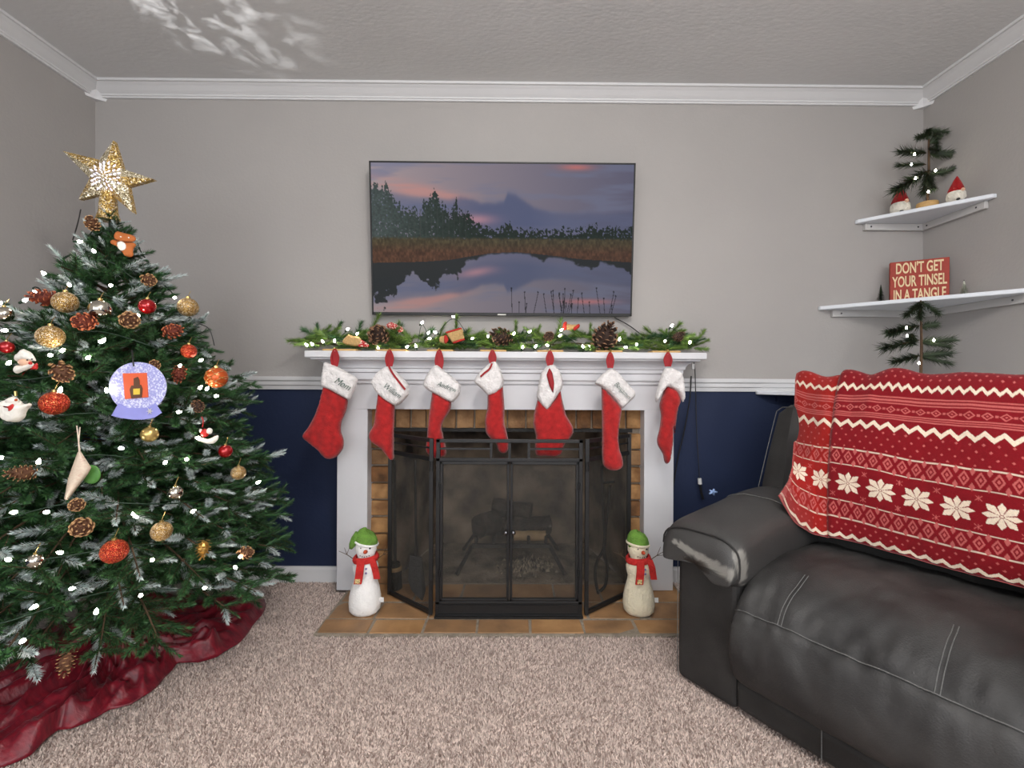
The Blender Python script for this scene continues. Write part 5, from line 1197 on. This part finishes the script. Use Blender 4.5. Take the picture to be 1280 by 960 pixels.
bow_piece('bow_knot', [(549,421),(557,419),(560,426),(555,431),(549,428)], .066, M_bur, .004); bow_piece('bow_trim', [(555,419),(558,418),(561,425),(557,431),(555,428)], .072, M_redt, .003)
bow_piece('burlap_bow', [(427,427),(436,417),(440,420),(449,421),(455,428),(452,433),(440,433),(431,431)], .06, M_bur); bow_piece('bow_trim', [(446,430),(452,424),(462,431),(461,434),(448,434)], .064, M_chk, .004)
bow_piece('checked_ribbon', [(481,407),(488,402),(496,405),(503,411),(502,415),(494,413),(486,411)], .05, M_chk); bow_piece('checked_ribbon', [(494,407),(503,408),(505,414),(498,416)], .055, M_chk, .004)
bow_piece('burlap_bow', [(706,404),(716,406),(725,405),(724,411),(712,413),(705,412)], .04, M_bur, .006); bow_piece('bow_trim', [(704,403),(709,401),(708,413),(703,412)], .046, M_redt, .003); bow_piece('bow_trim', [(716,410),(724,404),(725.5,408),(718,414)], .046, M_redt, .003)
ml = thing('mantel_string_lights', (-.03, GY - .04, SHT), 'string of lit warm white mini lights threaded through the mantel garland', 'string lights')
mb_ = [(384,432),(391,431),(418,427),(434,412),(446,418),(473,436.5),(508,434),(520,433.5),(527,404),(545,416),(535,417),(568,396),(590,423.5),(538,423),(642,418),(653,435),(669,434),(661,415),(701,413),(699,420),(685,432),(729,434),(738,434.5),(774,425),(796,430),(831,427),(839,408),(783,434),(862,429),(610,420),(404,428)]
for px, py in mb_:
    Yb = GY - .062 if py > 405 else GY + .02
    p = U(px, py, Yb); p.z = max(p.z, SHT + .006); bulb(ml, p, (rg.uniform(-.8, .8), -.3, rg.uniform(-.2, 1)), .72)
cp = [U(px, py + 2, GY - .03) for px, py in sorted(mb_)]
for p in cp: p.z = max(p.z, SHT + .006)
MB().tube(smooth_curve(cp, 4), .0014, 5).build('cord', M_socket, ml)
# hanging plug end of the lights
M_cw = mat('white_plug', (226, 226, 224), .5)
pc = thing('hanging_light_cord', U(876, 612, 2.11), 'thin dark light cord with a white plug end hanging beside the mantel', 'cord')
MB().tube(smooth_curve([U(866, 449, 2.06), U(868.5, 460, 2.08), U(869.5, 490, 2.11), U(871, 540, 2.12), U(873, 575, 2.12), U(874.5, 600, 2.12)]), .0022, 6).build('cord', M_black, pc)
MB().tube([U(874.5, 598, 2.118), U(875, 605, 2.118)], .009, 8).build('connector', M_cw, pc); MB().tube([U(875, 605, 2.118), U(877, 617, 2.118), U(879, 624, 2.118)], .006, 8).build('plug', M_black, pc)
MB().box(U(866, 458, 2.07) - Vector((.006, .006, .012)), U(866, 458, 2.07) + Vector((.006, .006, .012))).build('clip', M_cw, pc)
o = MB().tube(smooth_curve([U(864, 470, 2.118), U(862, 500, 2.12), U(855, 540, 2.128), U(846, 580, 2.13), U(838, 640, 2.13), U(835, 700, 2.13)]), .003, 6).build('wall_cable', M_black, None, smooth=True)
tag(o, 'black cable running down the navy wall behind the mantel leg', 'cable')
p = C(.02, .40, .60); b = MB()
for k in range(5): a = k * 2 * math.pi / 5; b.tube([U(891, 615, 1.72), U(891 + 5.5 * math.cos(a), 615 + 4 * math.sin(a), 1.72 + .004 * math.sin(a * 2))], [.006, .003], 6)
o = b.build('gift_bow', mat('pale_blue_foil', (150, 176, 220), .3, .2, 60, metal=.3), None, smooth=True); tag(o, 'tiny pale blue foil bow lying on the back of the sofa arm', 'bow')

# ================================================================== snowmen on the hearth
M_snow = mat('white_felt', (248, 247, 244), .95, .05, 30, .4, 120, sheen=.2); M_snow2 = mat('cream_felt', (232, 222, 194), .95, .08, 30, .5, 120, sheen=.2); M_capg = mat('green_felt', (112, 158, 62), .9, .25, 60, .6, 160); M_scarf = mat('red_felt', (204, 44, 40), .9, .15, 60, .5, 160); M_car = mat('orange_felt', (206, 84, 50), .8)
def snowman(base_px, sc_, label, felt, flip, cap_tail, lean):
    Yb = 1.845; b0 = U(base_px[0], base_px[1], Yb); b0.z = HZ + .001; s = sc_; f = -1 if flip else 1
    t = thing('snowman_figure', b0, label, 'snowman', 'stuffed snowmen on the hearth')
    def at(x, y, z): return b0 + Vector((f * (x + lean * z * .3) * s, y * s, z * s))
    # one continuous stuffed body
    prof = [(.02, 0), (.052, .002), (.063, .015), (.066, .04), (.064, .07), (.057, .105), (.048, .135), (.045, .155), (.050, .175), (.052, .195), (.044, .215), (.032, .228), (.036, .24), (.043, .258), (.044, .275), (.038, .295), (.022, .308), (.001, .312)]
    secs = []
    for r, z in prof:
        secs.append([at(r * math.cos(k / 24 * 2 * math.pi) * (1 + .03 * noise.noise(Vector((k * .4, z * 20, 1)))), r * .86 * math.sin(k / 24 * 2 * math.pi), z) for k in range(24)])
    MB().loft(secs).build('body', felt, t, smooth=True)
    # cap: dome with rolled brim and a drooping tail
    b = MB(); secs = []
    for r, z in ((.043, .287), (.046, .293), (.045, .302), (.041, .316), (.031, .331), (.016, .339), (.001, .341)):
        secs.append([at(r * math.cos(k / 20 * 2 * math.pi), .004 + r * .92 * math.sin(k / 20 * 2 * math.pi), z + .010 * math.cos(k / 20 * 2 * math.pi) * -cap_tail) for k in range(20)])
    cp_ = b.loft(secs).build('cap', M_capg, t, smooth=True)
    MB().tube([at(-.028 * cap_tail, .0, .318), at(-.046 * cap_tail, -.005, .300), at(-.056 * cap_tail, -.008, .280), at(-.061 * cap_tail, -.008, .266)], [.024 * s, .018 * s, .013 * s, .007 * s], 10).build('tail', M_capg, cp_, smooth=True)
    MB().tube([at(  .044 * math.cos(a), .004 + .041 * math.sin(a), .288 + .010 * math.cos(a) * -cap_tail) for a in [k / 24 * 2 * math.pi for k in range(25)]], .006 * s, 8).build('brim', felt if not flip else M_capg, cp_, smooth=True)
    MB().lathe([(.0085 * s, 0), (.007 * s, .01 * s), (.003 * s, .022 * s), (.0002, .027 * s)], at(.010, -.036, .264), 10, 0, Matrix.Rotation(math.radians(80), 3, 'X')).build('nose', M_car, t, smooth=True)
    for x in (-.010, .026): MB().ball(at(x, -.033, .277), .0042 * s, 8, 6).build('eye', M_dk, t)
    for k in range(5): MB().ball(at(-.012 + k * .009, -.0365 - .002 * math.sin(k), .247 - .004 * math.sin(k / 4 * math.pi)), .0022 * s, 8, 6).build('mouth_bead', M_dk, t)
    # scarf: ring and two ends
    b = MB(); secs = []
    for z, r in ((.214, .050), (.222, .054), (.232, .052), (.240, .046), (.236, .040), (.216, .042)): secs.append([at(r * math.cos(k / 24 * 2 * math.pi), r * .88 * math.sin(k / 24 * 2 * math.pi), z + .004 * math.cos(k / 4)) for k in range(24)])
    scf = b.loft(secs, cap=False).build('scarf', M_scarf, t, smooth=True)
    def end(pts, w_):
        P_ = smooth_curve([at(*q) for q in pts], 5); bb = MB()
        sec = [[p + Vector((dx * w_ * s, dy * .004 * s, 0)) for dx, dy in ((-1, -1), (1, -1), (1, 1), (-1, 1))] for p in P_]; return bb.loft(sec).build('scarf_end', M_scarf, scf, bevel=.001)
    end([(-.004, -.047, .232), (-.006, -.054, .20), (-.009, -.055, .17), (-.013, -.057, .142)], .0155)
    end([(.036, -.036, .234), (.046, -.036, .205), (.052, -.030, .175), (.056, -.028, .150)], .013)
    MB().box(at(-.022, -.063, .146), at(-.002, -.060, .163)).build('scarf_patch', mat('cream_patch', (224, 200, 140), .8, .5, 200, rgb2=(60, 50, 40), thresh=(.35, .5)), scf)
    for z in (.198, .180): MB().ball(at(.016, -.046, z), .0045 * s, 10, 6, sy=.5).build('button', mat('lilac_button', (130, 120, 170), .5), t)
    for sd, tips_ in ((-1, ((-.108, .258), (-.085, .272), (-.066, .268))), (1, ((.106, .262), (.100, .245), (.090, .280)))):
        a = at(sd * .040, -.005, .215); kx = at(sd * .075, -.012, .243); bb = MB(); bb.tube([a, kx], .0016 * s, 5)
        for tx, tz in tips_: bb.tube([kx, at(tx, -.014, tz)], [.0014 * s, .0008 * s], 5)
        bb.build('twig_arm', M_twig, t)
    MB().box(at(.060, -.01, .045), at(.080, -.008, .065)).build('cloth_tag', M_cw, t)
snowman((456, 768), .985, 'white stuffed snowman with a drooping green cap and red scarf beside the mantel leg', M_snow, False, 1, .05)
snowman((798.5, 768), .98, 'cream stuffed snowman in a green cap and red scarf next to the sofa', M_snow2, False, .55, -.05)

# ================================================================== corner shelves
M_shelf = mat('white_shelf_paint', (222, 226, 232), .45, .04, 4); M_cleat = mat('grey_painted_cleat', (196, 194, 192), .6, .06, 8)
def corner_shelf(leg, zb, th, label, cm):
    t = thing('corner_shelf', (XR - leg / 3, WY - leg / 3, zb), label, 'shelf', 'corner shelves')
    nose = .018
    poly = [(XR, WY, zb), (XR - leg, WY, zb), (XR - leg, WY - nose, zb), (XR - nose, WY - leg, zb), (XR, WY - leg, zb)]
    MB().prism(poly, (0, 0, th)).build('board', M_shelf, t, bevel=.004)
    MB().box((XR - leg * .88, WY - .018, zb - .032), (XR, WY, zb)).build('cleat', cm, t, bevel=.002)
    MB().box((XR - .018, WY - leg * .90, zb - .032), (XR, WY - .018, zb)).build('cleat', cm, t, bevel=.002)
    for d in (.12, .8):
        MB().tube([(XR - leg * d, WY - .0185, zb - .016), (XR - leg * d, WY - .0195, zb - .016)], .004, 8).build('screw', M_chrome, t); MB().tube([(XR - .0185, WY - leg * d, zb - .016), (XR - .0195, WY - leg * d, zb - .016)], .004, 8).build('screw', M_chrome, t)
    return zb + th
s1 = U(1068, 279, WY); z1 = corner_shelf(XR - s1.x, s1.z - .006, .018, 'small white triangular corner shelf holding gnomes, highest of the three', M_cleat)
s2 = U(1022, 387, WY); z2 = corner_shelf(XR - s2.x, s2.z - .004, .018, 'white triangular corner shelf holding the red tinsel sign', M_cleat)
s3 = U(944, 492, WY); z3 = corner_shelf(XR - s3.x, s3.z - .004, .018, 'largest white corner shelf at chair rail height behind the sofa', M_navy)
SPT = [sprig_mesh(L, 120 + i, M_needleD, .032, 2600, .8, .05) for i, L in enumerate((.10, .10))]
def little_tree(o_, trunk, brs, bulbs, Y, zbase, label, wood):
    K2 = 280 / 1280.0; q = lambda x, y, dy=0: U(1000 + x * K2, o_ + y * K2, Y + dy)
    b0 = q(*trunk[0]); b0.z = zbase; t = thing('tabletop_pine', b0, label, 'small tree', 'little bare pine trees in the corner')
    top = q(*trunk[1]); MB().tube([b0 + Vector((0, 0, .01)), b0.lerp(top, .5) + Vector((.004, 0, 0)), top], [.0055, .005, .003], 7).build('trunk', M_twig, t)
    r_ = .038 if wood else .03
    MB().lathe([(r_, .0), (r_ * 1.03, .004), (r_ * 1.02, .026), (r_ * .98, .029), (0.0005, .029)], b0, 22).build('base', M_wood if wood else M_twig, t, smooth='auto')
    for i, (a, c, dy) in enumerate(brs):
        p, e = q(*a), q(*c, dy); d = e - p; inst('branch', SPT[i % 2], t, p, orient(d, i * 1.3), (d.length / .105, max(1.05, d.length / .11), max(1.05, d.length / .11)))
    for x, y in bulbs:
        o = inst('bulb', BM, t, q(x, y, -.03), None, .55)
little_tree(140, ((727, 540), (735, 125)), [((720,235),(560,235),-.02), ((735,240),(905,250),.02), ((720,300),(560,300),.02), ((722,340),(535,440),-.03), ((735,350),(830,340),.0), ((820,345),(955,295),.0), ((735,130),(675,150),.0), ((735,105),(835,112),.0), ((770,110),(790,200),-.01), ((735,330),(690,470),-.03), ((735,360),(755,450),-.03), ((725,100),(745,140),-.02), ((730,210),(800,215),-.03), ((740,180),(800,130),.01)],
            [(655,245),(637,303),(660,382),(775,338),(733,460)], 2.0, z1 + .0005, 'sparse little pine with a wood slice base on the highest corner shelf', True)
little_tree(300, ((688, 900), (690, 345)), [((690,360),(600,440),-.02), ((690,350),(790,430),-.01), ((690,370),(690,450),-.04), ((680,490),(500,520),-.02), ((690,495),(790,480),.02), ((600,500),(515,545),-.02), ((680,572),(480,625),-.02), ((690,580),(870,565),.0), ((690,585),(860,600),-.03), ((680,660),(525,700),-.02), ((690,660),(860,655),.02), ((690,665),(855,712),-.02), ((640,535),(650,590),-.03), ((690,350),(640,400),.02)],
            [(608,507),(612,552),(765,577),(680,708)], 1.85, z3 + .0005, 'sparse little pine standing on the largest corner shelf behind the blanket', False)
M_gnome = mat('fluffy_white_beard', (232, 226, 212), .95, .12, 60, 1.0, 120, sheen=.3, dist=.008); M_sequin = mat('red_sequin', (198, 22, 28), .3, .4, 220, .8, 300, metal=.3)
def gnome(px, py, Y, label, tilt, k_=1.0):
    b0 = U(px, py, Y); b0.z = z1 + .0005; t = thing('gnome_figure', b0, label, 'gnome', 'red-hatted gnomes on the highest corner shelf')
    MB().lathe([(r * k_, z * k_) for r, z in ((.02, 0), (.038, .006), (.042, .025), (.040, .045), (.03, .062), (.012, .07), (.001, .071))], b0, 20).build('beard_body', M_gnome, t, smooth=True)
    b = MB(); secs = []
    for r, z in ((r_ * k_, z_ * k_) for r_, z_ in ((.034, .055), (.036, .062), (.030, .08), (.020, .105), (.010, .128), (.004, .140), (.0005, .144))):
        secs.append([b0 + Vector((r * math.cos(k / 18 * 2 * math.pi) + tilt * (z - .055 * k_) * .4, r * math.sin(k / 18 * 2 * math.pi), z)) for k in range(18)])
    b.loft(secs).build('hat', M_sequin, t, smooth=True)
    MB().ball(b0 + Vector((0, -.038, .056)) * k_, .009 * k_, 10, 8).build('nose', M_skin, t, smooth=True)
    for s in (-1, 1): MB().ball(b0 + Vector((s * .018, -.03, .006)) * k_, .009 * k_, 10, 8, sz=.65).build('boot', M_dk, t, smooth=True)
gnome(1125, 266, 2.065, 'gnome in a red sequin hat standing left of the little pine towards the television wall', .1, .92); gnome(1195, 252, 1.915, 'gnome in a red sequin hat beside the little pine, against the side wall', .15, .78)
# sign with lettering
pA, pB = U(1112.5, 360, 2.075), U(1187, 360, 1.965); pA.z = pB.z = z2 + .001; d = (pB - pA); sw = d.length; d.normalize(); nrm = Vector((d.y, -d.x, 0)); hS = U(1150, 325, 2.02).z - z2
sg = thing('tinsel_sign', (pA + pB) / 2, 'red block sign reading DON\'T GET YOUR TINSEL IN A TANGLE', 'sign')
b = MB(); b.prism([pA, pB, pB + Vector((0, 0, hS)), pA + Vector((0, 0, hS))], -nrm * .03); b.build('block', mat('brick_red_paint', (166, 62, 48), .7, .2, 40), sg, bevel=.002)
M_let = mat('cream_lettering', (236, 214, 170), .7, .15, 80)
Rm = Matrix((d, Vector((0, 0, 1)), nrm)).transposed().to_4x4()
for i, (tx, w_) in enumerate((("DON'T GET", .80), ('YOUR TINSEL', .92), ('IN A TANGLE', .88))):
    Mx = Rm.copy(); Mx.translation = (pA + pB) / 2 + Vector((0, 0, hS * (.82 - .315 * i))) + nrm * .0008
    t_ = text_obj('lettering_line', tx, .068, sg, Mx, M_let, extrude=.0008, offset=.0012)
    ws = [v.co.dot(d) for v in t_.data.vertices]; cur = max(ws) - min(ws); k = sw * w_ / cur
    o0 = (pA + pB) / 2 - wloc(sg); 
    for v in t_.data.vertices:
        r = v.co - o0; along = r.dot(d); v.co = v.co + d * (along * (k - 1))
def brush_tree(px, py, Y, hpx, label, m1):
    b0 = U(px, py, Y); b0.z = z2 + .0005; h = hpx / F * Y; t = thing('bottle_brush_tree', b0, label, 'small tree', 'bottle brush trees on the middle corner shelf')
    MB().lathe([(.013, 0), (.013, .008), (.002, .009)], b0, 12).build('base', M_wood, t)
    r = random.Random(int(px)); b = MB()
    for i in range(900):
        s = r.random() ** .8; z = .012 + (h - .012) * s; R = (.026 * (1 - s) + .002); a = r.uniform(0, 6.3); e = b0 + Vector((R * math.cos(a), R * math.sin(a), z - .006)); c = b0 + Vector((0, 0, z)); sd = Vector((-math.sin(a), math.cos(a), 0)) * .0012
        b.add([c - sd, c + sd, e], [(0, 1, 2)])
    b.build('bristles', m1, t); MB().tube([b0, b0 + Vector((0, 0, h))], .0015, 5).build('wire_stem', M_iron, t)
brush_tree(1101, 372, 2.10, 26, 'dark green bottle brush tree on the shelf beside the tinsel sign', M_needleD)
brush_tree(1205, 362, 1.92, 24, 'pale frosted bottle brush tree on the shelf beside the tinsel sign', mat('pale_frosted_bristle', (244, 244, 230), .8, .1, 60, island=True, island2=(200, 206, 190)))
